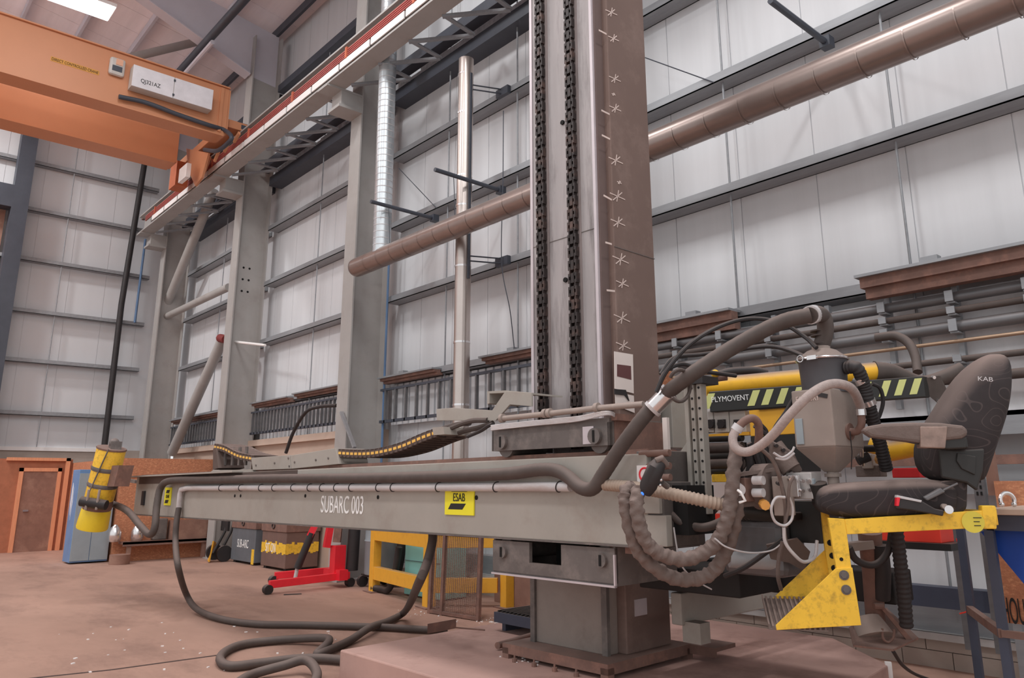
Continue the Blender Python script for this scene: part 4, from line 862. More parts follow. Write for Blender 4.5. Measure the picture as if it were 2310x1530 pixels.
MB().cyl(dp(1672, 1152, 4.7), dp(1770, 1160, 4.7), .055, n=18).build('drive_motor', M_BLKP, T, smooth=True)
MB().cyl(dp(1845, 1090, 4.5), dp(1852, 1130, 4.5), .05, n=16).build('drive_shaft', M_BLKP, T, smooth=True)
MB().cyl(dp(1745, 1008, 4.7), dp(1785, 1060, 4.62), .062, n=20).build('tilted_motor', M_WRAP, T, smooth=True)
mb = MB()
for x, y in ((1752, 1006), (1768, 1016), (1780, 1026)): P = dp(x, y, 4.6); mb.cyl(P, P+FW*.03, .012, n=8)
mb.split('casting_bolt', M_BLACK, T, True)
for pts, r in (([(1702, 960), (1735, 985), (1760, 1010), (1790, 1050)], .016), ([(1708, 975), (1728, 1010), (1745, 1050), (1752, 1080)], .014), ([(1690, 1000), (1705, 1030), (1722, 1075)], .018), ([(1672, 1020), (1668, 1060), (1672, 1085)], .02), ([(1798, 885), (1772, 930), (1748, 965), (1735, 1000)], .012), ([(1715, 955), (1730, 975), (1720, 1000)], .01)): hose('control_cable', [dp(x, y, 4.72) for x, y in pts], r, M_BLACK, parent=T, n=8)
mb = MB()
for k in range(12): c0 = dp(1676+k*8, 1152, 4.7); mb.cyl(c0, c0+EX*.012, .06, n=16)
mb.split('motor_fin', M_BLKP, T, True)
MB().prism([dp(x, y, 4.62) for x, y in ((1742, 995), (1790, 1020), (1812, 1062), (1800, 1072), (1735, 1030))], FW*.1).build('arm_casting', M_WRAP, T, bevel=.01)
dbox(1780, 1850, 1130, 1225, 4.8, .25, 'lower_body', M_BLKP)
for pts in ([(1665, 1020), (1652, 1060), (1648, 1130)], [(1700, 1010), (1712, 1050), (1716, 1080)], [(1720, 1000), (1735, 1040), (1740, 1075)], [(1690, 1020), (1692, 1050), (1688, 1085)]):
    hose('control_cable', [dp(x, y, 4.66) for x, y in pts], .022, M_BLACK, parent=T, n=8)
for pts, r in (([(1713, 1010, 4.4), (1740, 1035, 4.4), (1755, 1065, 4.4), (1762, 1090, 4.42), (1772, 1140, 4.42), (1772, 1190, 4.42)], .012), ([(1790, 1075, 4.42), (1780, 1100, 4.4), (1778, 1150, 4.4), (1770, 1190, 4.4), (1775, 1230, 4.4)], .009)): hose('grey_lead', [dp(*p) for p in pts], r, M_WRAP, parent=T, n=8)
hose('white_lead', [dp(1771, 1122, 4.38), dp(1750, 1124, 4.37), dp(1740, 1148, 4.36), dp(1748, 1176, 4.37), dp(1770, 1186, 4.38), dp(1786, 1172, 4.39), dp(1788, 1145, 4.4), dp(1780, 1122, 4.4)], .008, M_PVC, parent=T, n=8)
hose('white_lead', [dp(1768, 1190, 4.38), dp(1772, 1225, 4.38), dp(1795, 1255, 4.38), dp(1815, 1268, 4.4), dp(1838, 1256, 4.45), dp(1843, 1220, 4.5)], .010, M_PVC, parent=T, n=8)
for pts in ([(1745, 1022), (1765, 1032), (1785, 1020), (1792, 1008)], [(1750, 1034), (1772, 1036), (1792, 1022)]): hose('grey_lead', [dp(x, y, 4.38) for x, y in pts], .007, M_PVC, parent=T, n=6)
hose('drop_cable', [dp(1765, 1222, 4.5), dp(1757, 1260, 4.5), dp(1755, 1300, 4.5), dp(1762, 1330, 4.55)], .012, M_WRAP, 'grey cable dropping in front of the dark platform', 'cable', n=8)
hose('drop_cable', [dp(1770, 1215, 4.7), dp(1730, 1245, 4.7), dp(1680, 1280, 4.7), dp(1635, 1300, 4.8)], .016, M_BLACK, 'black cable slanting below the grey power box', 'cable', n=8)
# valve and fittings behind the cushion
T = thing('valve_block', 'dusty pipe fittings and valve block behind the seat cushion', 'valve', dp(1955, 1070, 4.9))
dbox(1943, 1968, 1025, 1058, 4.9, .08, 'valve_body', M_HOP, T); dbox(1930, 1985, 1050, 1076, 4.9, .1, 'manifold', M_WRAP, T)
MB().cyl(dp(1928, 1012, 4.85), dp(1975, 1012, 4.85), .022, n=12).cyl(dp(1935, 1040, 4.85), dp(1960, 1030, 4.85), .03, n=12).build('fittings', M_BLACK, T, smooth=True)
MB().cyl(dp(1938, 960, 4.8), dp(1946, 1050, 4.85), .014, n=12).build('clear_tube', M_CHROME, T, smooth=True)
P = dp(1992, 1040, 4.8); MB().cyl(P, P+FW*.05, .034, n=8).build('brass_cap', mat('brass_orange', (206, 150, 80), .4), T)
# grey power box on the dark platform
T = thing('power_box', 'grey rounded power box under the sleeved cable loops', 'power unit', dp(1700, 1270, 5.0))
Y0 = dp(1700, 1210, 4.95)[1]; a, b, c, d = yspan(1625, 1765, 1172, 1262, Y0)
MB().box((a, Y0, 1.03), (b, Y0+.3, d)).build('housing', M_GREYP, T, bevel=.05)
MB().box((a+.05, Y0-.01, d), (b+.1, Y0+.3, d+.05)).build('top_bar', M_BLACK, T, bevel=.01)
MB().cyl(dp(1645, 1262, 4.85), dp(1750, 1268, 4.85), .05, n=18).build('pale_pipe', mat('pale_pipe', (150, 150, 152)), T, smooth=True)
MB().prism([dp(x, y, 4.75) for x, y in ((1730, 1230), (1800, 1215), (1828, 1245), (1815, 1290), (1780, 1270), (1740, 1262))], FW*.02).build('dusty_sheet', M_WRAP, T)
# ================================================================== OPERATOR SEAT
TH = .6
SB = np.array([math.cos(TH), math.sin(TH), 0]); SL = np.array([-math.sin(TH), math.cos(TH), 0]); S0 = dp(1905, 1178, 4.2)
def seat(x, y, v=0.): return on(x, y, (S0+SL*v, SL))
T = thing('operator_seat', 'dusty black operator seat on a yellow frame with ribbed footplate', 'seat', S0-EZ*.53+SB*.3+SL*.25)
def spoly(name, pts, v, dv, m, parent=T, bevel=.003, up=0.): return MB().prism([seat(x, y, v)+EZ*up for x, y in pts], SL*dv).build(name, m, parent, bevel=bevel)
fr = spoly('side_rail', [(1905, 1172), (2216, 1152), (2222, 1191), (1911, 1206)], 0, .06, M_YEL)
spoly('side_rail', [(1905, 1172), (2216, 1152), (2222, 1191), (1911, 1206)], .44, .06, M_YEL)
spoly('rail_end_box', [(2215, 1141), (2246, 1141), (2249, 1152), (2249, 1194), (2218, 1194)], -.004, .07, M_YEL, bevel=.006)
spoly('rail_end_box', [(2215, 1141), (2246, 1141), (2249, 1152), (2249, 1194), (2218, 1194)], .43, .07, M_YEL, bevel=.006)
mb = MB().obox(seat(2225, 1185, .06), SB*.06, SL*.38, EZ*.07).obox(seat(1915, 1200, .06), SB*.06, SL*.38, EZ*.06).build('cross_rails', M_YEL, T, bevel=.003)
pp = spoly('front_post', [(1868, 1169), (1905, 1171), (1911, 1207), (1921, 1283), (1943, 1410), (1930, 1411), (1887, 1284)], 0, .06, M_YEL)
mb = MB()
for x, y in ((1898, 1262),): P = seat(x, y, 0); mb.cyl(P-SL*.002, P, .01, n=10)
mb.split('post_hole', M_VOID, pp)
fp = spoly('front_post', [(1853, 1154), (1870, 1158), (1884, 1240), (1893, 1330), (1876, 1330), (1862, 1245)], .42, .05, M_YEL)
mb = MB()
for x, y in ((1873, 1225), (1878, 1254), (1882, 1282)): P = seat(x, y, .418); mb.cyl(P, P+SL*.004, .018, n=12)
mb.split('post_hole', M_VOID, fp)
gp = spoly('foot_bracket', [(1885, 1283), (1923, 1281), (1943, 1411), (1752, 1422), (1750, 1411)], -.012, .012, M_YEL, bevel=.002)
mb = MB()
for x, y in ((1904, 1298), (1909, 1331)): P = seat(x, y, -.014); mb.cyl(P-SL*.01, P, .017, n=6).cyl(P-SL*.003, P, .026, n=14)
mb.build('bracket_bolts', M_CARR, gp)
spoly('foot_bracket', [(1866, 1236), (1884, 1240), (1895, 1345), (1760, 1356), (1742, 1352)], .47, .012, M_YEL, bevel=.002)
NF, FF = seat(1737, 1421, .0), seat(1721, 1352, .46); ww = FF-NF
plate = MB(); plate.obox(NF, SB*.30, ww, EZ*.006)
for i in range(11): plate.obox(NF+SB*(.012+.027*i)+EZ*.006, SB*.012, ww, EZ*.014)
plate.obox(NF-SB*.006, SB*.006, ww, EZ*.03)
plate.build('ribbed_footplate', M_WRAP, T)
# upholstery: rounded lofts
def loft(mb, rings, n=28, ex=4.):
    vs, fs = [], []
    for c, A, B in rings:
        for k in range(n):
            t = 2*math.pi*k/n; ct, st = math.cos(t), math.sin(t)
            vs.append(c + A*(abs(ct)**(2/ex))*(1 if ct >= 0 else -1) + B*(abs(st)**(2/ex))*(1 if st >= 0 else -1))
    m = len(rings)
    for i in range(m-1):
        for k in range(n): fs.append((i*n+k, i*n+(k+1) % n, (i+1)*n+(k+1) % n, (i+1)*n+k))
    fs += [tuple(range(n))[::-1], tuple((m-1)*n+k for k in range(n))]
    return mb.add(vs, fs)
VM = .25
rings = []
for x, yt, yb, hwid in ((1838, 1122, 1134, .19), (1841, 1108, 1145, .225), (1852, 1096, 1158, .24), (1885, 1090, 1166, .25), (1930, 1087, 1170, .255), (1985, 1084, 1168, .255), (2040, 1081, 1166, .255), (2090, 1081, 1164, .25), (2125, 1085, 1160, .245), (2140, 1098, 1150, .23)):
    lo, hi = seat(x, yb, VM), seat(x, yt, VM); rings.append(((lo+hi)/2, SL*hwid, (hi-lo)/2))
cu = loft(MB(), rings).build('seat_cushion', M_FABRIC, T, smooth=True, sub=1)
rings = []
for y, xl, xr, hwid in ((1088, 2118, 2208, .17), (1076, 2088, 2214, .20), (1050, 2070, 2222, .235), (1010, 2066, 2234, .25), (970, 2080, 2248, .25), (925, 2110, 2262, .245), (880, 2138, 2268, .23), (845, 2163, 2270, .20), (820, 2190, 2268, .165), (806, 2212, 2258, .12), (802, 2226, 2246, .06)):
    l, r = seat(xl, y, VM), seat(xr, y, VM); rings.append(((l+r)/2, SL*hwid, (r-l)/2))
loft(MB(), rings, ex=3.2).build('backrest', M_FABRIC, T, smooth=True, sub=1)
spoly('backrest_side_cover', [(2118, 1012), (2160, 1015), (2222, 1012), (2218, 1062), (2205, 1108), (2180, 1090), (2125, 1078)], .0, .03, M_BLKP, bevel=.01)
spoly('recliner_plate', [(2160, 1022), (2202, 1030), (2200, 1072), (2170, 1058), (2158, 1040)], -.012, .012, M_BLKP, bevel=.004)
spoly('seat_base', [(2125, 1085), (2185, 1082), (2183, 1150), (2150, 1168), (2080, 1162), (2095, 1120)], .03, .44, M_FABRIC, bevel=.02)
text('headrest_lettering', 'KAB', seat(2222, 856, -.0)-SL*.004, SB-EZ*.12, EZ, .024, M_PVC, T, 1.2)
# armrest with tape
arm = spoly('armrest', [(1944, 972), (1956, 962), (1990, 956), (2060, 953), (2120, 954), (2172, 960), (2184, 968), (2184, 982), (2170, 990), (2076, 1000), (2010, 992), (1965, 986)], -.10, .085, M_WRAP, bevel=.02)
spoly('armrest_underside', [(2000, 988), (2076, 1002), (2078, 1010), (2140, 1014), (2180, 1012), (2182, 986), (2100, 992)], -.085, .07, M_BLKP, bevel=.008)
tp = spoly('tape_wrap', [(2076, 962), (2138, 962), (2133, 1012), (2077, 1010)], -.108, .098, mat('brown_tape', (126, 104, 94), .35, var=.3, scale=12, dust=.3), bevel=.006)
spoly('armrest_arm', [(2135, 1000), (2182, 985), (2186, 1012), (2140, 1015)], -.05, .08, M_BLKP, bevel=.01)
spoly('armrest', [(1944, 972), (1956, 962), (1990, 956), (2060, 953), (2120, 954), (2172, 960), (2184, 968), (2184, 982), (2170, 990), (2076, 1000), (2010, 992), (1965, 986)], .52, .085, M_WRAP, bevel=.02)
# buckle, lever and knob
bk = spoly('seat_belt_buckle', [(2024, 1122), (2080, 1131), (2110, 1148), (2130, 1152), (2128, 1165), (2060, 1152), (2022, 1147)], -.055, .04, M_BLACK, bevel=.006)
spoly('buckle_edge', [(2023, 1117), (2080, 1129), (2078, 1134), (2022, 1123)], -.06, .05, M_PVC, bk, bevel=.002); spoly('buckle_button', [(2023, 1122), (2031, 1123), (2028, 1142), (2022, 1142)], -.062, .05, M_RED, bk, bevel=.002)
lv = spoly('recline_lever', [(2083, 1122), (2122, 1100), (2134, 1110), (2092, 1131)], -.03, .035, M_GREYP, bevel=.008)
MB().tube([seat(2128, 1106, -.01), seat(2160, 1091, -.01)], .006, 8).build('lever_rod', M_GREYP, lv, smooth=True)
P = seat(2141, 1150, -.06); MB().cyl(P, P+SL*.05, .022, n=16).build('adjust_knob', M_CHROME, T, smooth=True)
P = seat(2132, 1143, -.05); MB().cyl(P, P+SL*.04, .014, n=12).build('adjust_knob', M_HOP, T, smooth=True)
P = seat(2195, 1178, -.004); rt = thing('yellow_tag', 'round yellow tag with faded lines tied to the seat rail', 'tag', P)
MB().cyl(P-SL*.004, P, .055, n=28).build('disc', mat('tag_yellow', (190, 174, 66)), rt, smooth=True)
mb = MB()
for k, (o, w) in enumerate(((.02, .05), (.0, .036), (-.02, .04))): mb.obox(P+EZ*o-SL*.006+SB*.002, SB*w*.8, SL*.001, EZ*.004)
mb.split('faded_line', M_TEXTB, rt)
# steel pole with square plate below the head
T = thing('plate_stand', 'brown steel pole with tilted square plate hanging below the seat', 'stand', dp(1985, 1440, 5.0))
MB().prism([dp(1915, 1420, 4.9), dp(1925, 1460, 4.75), dp(2015, 1470, 4.7), dp(2072, 1443, 4.95), dp(2000, 1375, 5.4)], EZ*.012).build('square_plate', M_RUST, T)
MB().tube([dp(1962, 1200, 5.0), dp(1968, 1290, 5.0), dp(1975, 1400, 5.0)], .075, 16, rf=lambda i, m: (1, .85, .8)[i]).build('pole', M_RUST, T, smooth=True)
MB().tube([dp(1985, 1230, 4.95), dp(1992, 1290, 4.93), dp(1990, 1350, 4.95)], .05, 14).build('dark_sleeve', M_BLACK, T, smooth=True)
MB().tube([dp(1955, 1395, 4.98), dp(1970, 1440, 4.9)], .13, 20, rf=lambda i, m: .65 if i == 0 else 1).build('cone_foot', M_HOP, T, smooth=True)
MB().tube([dp(1972, 1368, 4.9), dp(1992, 1368, 4.9)], .02, 8).build('clamp', M_RUST, T); MB().bar(dp(1905, 1235, 4.95), dp(1965, 1228, 4.95), .1, .05).build('top_bracket', M_HOP, T)
MB().prism([dp(1985, 1370, 4.92), dp(1996, 1372, 4.92), dp(2060, 1445, 4.9), dp(2048, 1448, 4.9)], FW*.02).build('plate_rib', M_RUST, T)
hose('chain_loop', [dp(1990, 1418, 4.82), dp(1992, 1440, 4.8), dp(2004, 1449, 4.8), dp(2015, 1438, 4.8), dp(2017, 1420, 4.82)], .008, M_RUST, 'small chain loop hanging on the square plate', 'chain', n=6)
hose('floor_cable', [dp(2015, 1470, 4.9), dp(2035, 1500, 5.3), dp(2062, 1520, 5.8), dp(2100, 1535, 6.0)], .012, M_BLACK, 'thin black cable trailing from the plate to the wall', 'cable', n=8)
# ================================================================== EXTRACTION ARM AND MACHINES BY THE WALL
T = thing('extraction_arm', 'yellow fume extraction arm with black striped carrier lettered PLYMOVENT', 'extraction arm', dp(1850, 900, 5.7))
MB().tube([dp(1592, 874, 5.75), dp(1975, 838, 5.6)], .068, 24).build('yellow_tube', mat('dusty_yellow_tube', (226, 164, 40), .45, var=.06, dust=.95, spots=(170, 110, 50), spot_amt=.4), T, smooth=True)
MB().tube(spl([dp(1972, 838, 5.6), dp(2010, 840, 5.6), dp(2060, 858, 5.6), dp(2090, 862, 5.6), dp(2130, 850, 5.6), dp(2170, 832, 5.6)], 6), .075, 16, rf=lambda i, m: 1-.35*min(1, i/12)).build('flexible_sleeve', M_HOSEB, T, smooth=True)
p0, p1 = dp(1600, 907, 5.6), dp(2085, 872, 5.45); d = p1-p0
cr = MB().obox(p0-EZ*.075, d, np.array([0, .08, 0]), EZ*.15).build('carrier_beam', M_BLKP, T, bevel=.006)
rt_ = d/np.linalg.norm(d); nn = np.array([0, -1, 0.]); off = nn*.004
text('carrier_lettering', 'PLYMOVENT', p0+d*.101+off+EZ*.012, rt_, EZ, .04, M_TEXTW, cr, .84)
def stripe(t0, w=.045): MB().prism([p0+d*t0+off-EZ*.05, p0+d*(t0+w*.75)+off-EZ*.05, p0+d*(t0+w*1.45)+off+EZ*.06, p0+d*(t0+w*.7)+off+EZ*.06], nn*-.002).build('hazard_stripe', M_HAZ, cr)
for t0 in (-.034, .18, .245, .315, .385, .79, .86, .93): stripe(t0)
stripe(.70)
MB().prism([dp(x, y, 5.5) for x, y in ((2075, 856), (2118, 848), (2145, 905), (2118, 912), (2085, 885))], np.array([0, .03, 0])).build('pivot_plate', M_HOSEB, T)
mb = MB()
for x, y in ((2082, 860), (2108, 852), (2120, 905)): P = dp(x, y, 5.47); mb.cyl(P, P+FW*.03, .012, n=8)
mb.split('pivot_bolt', M_CHROME, T, True)
MB().tube([dp(1965, 1000, 5.9), dp(2012, 1018, 5.8), dp(2078, 1004, 5.6)], .075, 20).build('lower_yellow_tube', mat('dusty_yellow_tube', (226, 164, 40)), T, smooth=True)
t = thing('valve_lever', 'small yellow valve knob on the arm end by the drilled post', 'valve', dp(1612, 842, 5.3))
MB().ball(dp(1613, 843, 5.3), .028).build('knob', M_YEL, t, smooth=True); MB().tube([dp(1595, 858, 5.3), dp(1640, 852, 5.3)], .02, 10).build('stem', M_RUST, t, smooth=True)
hose('black_hose', [dp(1622, 845, 5.8), dp(1650, 838, 5.8), dp(1700, 836, 5.8), dp(1730, 842, 5.8)], .03, M_BLACK, 'black hose resting on the yellow extraction tube', 'hose')
hose('black_hose', [dp(1975, 762, 6.2), dp(2020, 758, 6.1), dp(2050, 775, 6.0), dp(2065, 805, 5.9), dp(2070, 840, 5.8)], .035, M_HOSEB, 'grey hose arching from the wall pipes down behind the arm', 'hose')
Ym = 6.1
def wall_box(name, lb, cat, x0, x1, y0, y1, Y, th, m, bevel=.006, group=None):
    a, b, c, d = yspan(x0, x1, y0, y1, Y); t = thing(name, lb, cat, ((a+b)/2, Y, c), group); MB().box((a, Y, c), (b, Y+th, d)).build('body', m, t, bevel=bevel); return t, (a, b, c, d)
t, (a, b, c, d) = wall_box('welding_power_source', 'yellow welding power source with grey control panel behind the woven hose', 'power source', 1690, 1800, 900, 982, 5.9, .4, M_YELO)
MB().box((a+.1, 5.88, c+.22), (b, 5.9, c+.34)).build('control_panel', M_GREYP, t, bevel=.004); MB().box((a, 5.885, c+.345), (b, 5.9, c+.36)).build('panel_trim', M_YEL, t)
MB().box((a, 5.9, c-.3), (b, 6.2, c)).build('dark_base', M_BLKP, t)
for i, (x0, x1, lb) in enumerate(((1597, 1609, 'grey isolator switch box partly hidden by the drilled post'), (1611, 1644, 'grey isolator switch box in the middle of three'), (1646, 1682, 'grey isolator switch box next to the yellow power source'))):
    t, (a, b, c, d) = wall_box('isolator_box', lb, 'switch box', x0, x1, 928, 976, 6.15, .15, M_PALE, group='isolator boxes')
    MB().cyl(((a+b)/2+.01, 6.12, (c+d)/2-.02), ((a+b)/2+.01, 6.15, (c+d)/2-.02), .04, n=14).box(((a+b)/2-.03, 6.13, (c+d)/2-.06), ((a+b)/2+.05, 6.15, (c+d)/2+.02)).build('switch', M_BLACK, t)
tag(ybox(MB(), 1595, 1690, 911, 923, 6.1, .12).build('white_rail', M_WHITE), 'white rail above the isolator boxes', 'rail')
tag(ybox(MB(), 1598, 1690, 977, 984, 6.12, .1).build('yellow_rail', M_YELO), 'thin yellow rail below the isolator boxes', 'rail')
t = thing('coil_rack', 'dark rack of thick cables behind the drilled post', 'rack', dp(1635, 1080, 6.2))
for i, y in enumerate((990, 1012, 1030, 1048, 1064)): MB().tube([on(1590, y, PY(6.15)), on(1675, y-3, PY(6.15))], (.035, .05, .035, .05, .03)[i], 12).build('cable_bar', M_HOSEB if i in (1, 3) else M_BLKP, t, smooth=True)
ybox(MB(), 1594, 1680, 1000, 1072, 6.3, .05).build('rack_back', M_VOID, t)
wall_box('yellow_crate', 'yellow crate under the dark cable rack', 'crate', 1605, 1672, 1070, 1088, 6.1, .3, M_YEL)
tag(ybox(MB(), 1600, 1680, 1090, 1165, 6.5, .05).build('white_board', M_WHITE), 'white board standing below the yellow crate', 'board')
tag(ybox(MB(), 1596, 1640, 1160, 1172, 6.2, .2).build('orange_tray', M_TRAY), 'small orange tray seen past the brown hoses', 'tray')
t, q = wall_box('control_enclosure', 'tall grey control enclosure right beside the mast', 'cabinet', 1464, 1516, 880, 1012, 5.3, .25, M_BOOM)
MB().box((q[0]+.04, 5.292, q[2]+.18), (q[0]+.1, 5.3, q[2]+.24)).build('torn_sticker', M_PAPER, t)
wall_box('pale_panel', 'pale panel between the grey enclosure and drilled post', 'panel', 1516, 1552, 885, 1008, 5.6, .05, M_PALE)
t = tag(mbox(MB(), .16, .2, .5, .53, 1.84, 2.07).build('warning_chain_label', M_PAPER), 'white strip label with brown links beside the mast foot', 'label')
wall_box('hardboard_sheet', 'brown board behind the rising hose at the mast edge', 'board', 1489, 1512, 838, 905, 5.9, .04, M_OSB)
# red trays on the bench, bench with OSB back
t, q = wall_box('tool_tray', 'bright red tool tray with dark underside beneath the seat rail', 'tray', 1958, 2122, 1190, 1222, 6.3, .25, M_TRAY)
MB().box((q[0]-.05, 6.25, q[2]-.05), (q[1]+.08, 6.55, q[2])).build('tray_shelf', M_BLKP, t)
wall_box('tool_box', 'dark red box behind the seat back', 'box', 2012, 2075, 1056, 1078, 6.2, .2, mat('deep_red', (172, 30, 34)))
T = thing('workbench', 'navy framed workbench with pale top at the right edge', 'workbench', dp(2290, 1400, 5.5))
Yb = 5.2; a = on(2210, 1162, PY(Yb))[0]; z = on(2290, 1163, PY(Yb))[2]
MB().box((a, Yb, z), (a+1.6, Yb+.9, z+.035)).build('worktop', M_BEIGE, T, bevel=.004)
MB().box((a+.02, Yb+.02, z-.09), (a+1.6, Yb+.06, z)).build('top_rail', M_NAVY, T)
MB().box((a+.02, Yb+.02, z-.09), (a+.06, Yb+.88, z)).build('end_rail', M_NAVY, T)
l1, l2 = on(2178, 1300, PY(5.6)), on(2242, 1300, PY(5.25))
for p in (on(2178, 1300, PY(6.0)), on(2243, 1300, PY(5.22))): MB().box((p[0]-.025, p[1], 0), (p[0]+.025, p[1]+.04, z)).build('leg', M_NAVY, T)
MB().box((a+1.45, Yb+.1, 0), (a+1.52, Yb+.17, z)).build('leg', M_NAVY, T)
p, q2 = on(2178, 1300, PY(6.0)), on(2243, 1300, PY(5.22))
zc = on(2215, 1400, PY(5.6))[2]
MB().bar((p[0], p[1], zc), (q2[0], q2[1], zc), .04, .05).bar((q2[0], q2[1], zc), (q2[0]+1.4, q2[1]+.02, zc), .03, .04).build('stretcher', M_RUST, T)
tag(MB().prism([on(2212, 1200, PY(5.3)), on(2330, 1172, PY(5.3)), on(2345, 1345, PY(5.3)), on(2310, 1318, PY(5.3))], (0, .03, 0)).build('blue_sheet', M_BLUE), 'royal blue plastic sheet draped under the workbench', 'sheet')
t = tag(ybox(MB(), 2246, 2420, 1085, 1152, 6.0, .04).build('bench_back_board', M_OSB), 'orange brown board standing at the back of the workbench', 'board')
tag(ybox(MB(), 2222, 2244, 1000, 1118, 6.05, .06).build('timber_post', M_OSBD), 'brown timber post behind the seat back', 'post')
t = tag(ybox(MB(), 2240, 2420, 1240, 1412, 6.2, .04).build('lettered_board', M_OSB), 'orange brown board lettered HOU under the workbench', 'board')
text('board_lettering', 'HOU', on(2287, 1382, PY(6.19)), (1, 0, 0), (0, 0, 1), .17, M_TEXTB, t, .27)
sh = on(2275, 1147, PZ(z+.035))+EZ*.045; mb = MB(); mb.tube([sh+RX*(.042*math.cos(t))+EZ*(.045*math.sin(t)) for t in np.linspace(-.5, math.pi+.5, 18)], .012, 8)
t = tag(mb.build('shackle', M_CHROME, smooth=True), 'shiny steel shackle lying on the workbench', 'shackle')
for s in (-1, 1): MB().ball(sh+RX*s*.037-EZ*.022, .016, n=8).build('shackle_eye', M_CHROME, t, smooth=True)
hose('red_lead', [on(2158, 1215, PY(6.6)), on(2170, 1270, PY(6.6)), on(2184, 1330, PY(6.6)), on(2184, 1375, PY(6.6)), on(2165, 1385, PY(6.6))], .006, M_TRAY, 'thin red lead hanging from the bench end', 'lead', n=6)
# ================================================================== FLOOR ITEMS LEFT OF THE COLUMN
def P0(x, y): return on(x, y, PZ(0))
# yellow barrier
T = thing('safety_barrier', 'yellow corner barrier of square posts with two rails', 'barrier', P0(958, 1372))
A, B = P0(835, 1336), P0(957, 1372); B[2] = A[2] = 0; Cc = np.array([-8.35, 7.0, 0]); HB = on(955, 1202, PY(B[1]))[2]
AB = (B-A)/np.linalg.norm(B-A); BC = (Cc-B)/np.linalg.norm(Cc-B); ABn = np.array([-AB[1], AB[0], 0]); HA = HB
for p in (A, B, Cc):
    MB().obox(p-AB*.075-ABn*.0, AB*.15, ABn*.13, EZ*HB).build('post', M_YELO, T, bevel=.006)
    MB().obox(p-AB*.16-ABn*.06, AB*.32, ABn*.26, EZ*.015).build('foot_plate', M_RUST, T)
for z in (HB-.2, HB-.78):
    MB().obox(A+AB*.07+ABn*.01+EZ*z, B-A-AB*.14, ABn*.1, EZ*.19).build('rail', M_YELO, T, bevel=.005)
    n2 = np.array([-BC[1], BC[0], 0]); MB().obox(B+BC*.08+n2*.02+EZ*z, Cc-B-BC*.16, n2*.1, EZ*.19).build('rail', M_YELO, T, bevel=.005)
# rusty mesh guard leaning at the barrier
T = thing('mesh_guard', 'rusty wire mesh guard panel leaning in front of the yellow barrier', 'guard', P0(1020, 1392))
A, B = P0(969, 1384), P0(1079, 1402); z = on(1020, 1206, PY((A[1]+B[1])/2))[2]; U = EZ*z + np.array([.02, .02, 0]); D = B-A; Dn = np.array([-D[1], D[0], 0])/np.linalg.norm(D)
fr = MB()
for p in (A, A+D*.26, B): fr.bar(p, p+U, .045, .045, Dn)
fr.bar(A+EZ*.03, B+EZ*.03, .04, .04).bar(A+U, B+U, .04, .04); fr.build('frame', M_RUST, T)
mb = MB()
for k in range(60): mb.bar(A+U*(k+.5)/60, B+U*(k+.5)/60, .006, .006)
for k in range(26): mb.bar(A+D*(k+.5)/26, A+D*(k+.5)/26+U, .005, .005, Dn)
mb.build('wire_mesh', M_RUST, T)
# boxes
def lidded_box(name, lb, c, rot, w, d, h, m, mt, lidm, word, by):
    T = thing(name, lb, 'box', c); cr, sr = math.cos(rot), math.sin(rot); X, Y = np.array([cr, sr, 0]), np.array([-sr, cr, 0]); c = np.array(c, float); o = c - X*w/2
    MB().obox(o+EZ*.05, X*w, Y*d, EZ*(h*.72-.05)).build('box_body', m, T, bevel=.01)
    MB().obox(o-X*.02-Y*.02+EZ*h*.72, X*(w+.04), Y*(d+.04), EZ*h*.26).add([o-X*.03-Y*.04+EZ*h*.98, o+X*(w+.03)-Y*.04+EZ*h*.98, o+X*(w+.03)+Y*(d+.03)+EZ*h*1.04, o-X*.03+Y*(d+.03)+EZ*h*1.04], [(0, 1, 2, 3)]).build('lid', lidm, T, bevel=.008)
    MB().obox(o+X*.05+Y*.05, X*.12, Y*(d-.1), EZ*.06).obox(o+X*(w-.17)+Y*.05, X*.12, Y*(d-.1), EZ*.06).build('skids', M_BLACK, T)
    tm = MB().tube([c - Y*.03 + EZ*h*.83 + X*.06*math.cos(t) + EZ*.05*math.sin(t) for t in np.linspace(0, 6.28, 14)], .012, 6).build('hasp', M_BLACK, T)
    text('stencil_lettering', word, c-Y*.006+EZ*h*.4-X*by, X, EZ, .17, M_TEXTW, T, .62)
    return T, o, X, Y
g1 = mat('dark_grey_box', (88, 92, 98), .6, var=.15, scale=3, dust=.6)
T, o, X, Y = lidded_box('storage_box', 'dark grey lidded box stencilled SUB-ARC behind the boom', (-16.85, 6.9, 0), .0, 1.25, .65, 1.0, g1, 0, M_RUST, 'SUB-ARC', .0)
MB().obox(o+X*1.10-Y*.004+EZ*.02, X*.13, Y*.003, EZ*.3).build('yellow_splash', M_YEL, T)
b1 = mat('brown_box_paint', (104, 78, 70), .7, var=.15, scale=3, dust=.6)
T, o, X, Y = lidded_box('storage_box', 'brown lidded box with a ragged yellow painted band', (-15.25, 6.86, 0), .0, 1.12, .68, 1.0, b1, 0, M_RUST, 'SIT ON', .12)
mb = MB()
for k in range(14): mb.obox(o+X*1.12*k/14-Y*.004+EZ*(.30+.02*(k % 3)), X*1.12/14*.98, Y*.003, EZ*(.2-.02*(k % 2)))
for k in range(12): mb.obox(o+X*1.122+Y*.68*k/12+EZ*(.31+.015*(k % 3)), X*.003, Y*.68/12*.99, EZ*(.2-.02*(k % 2)))
mb.build('yellow_band', M_YEL, T)
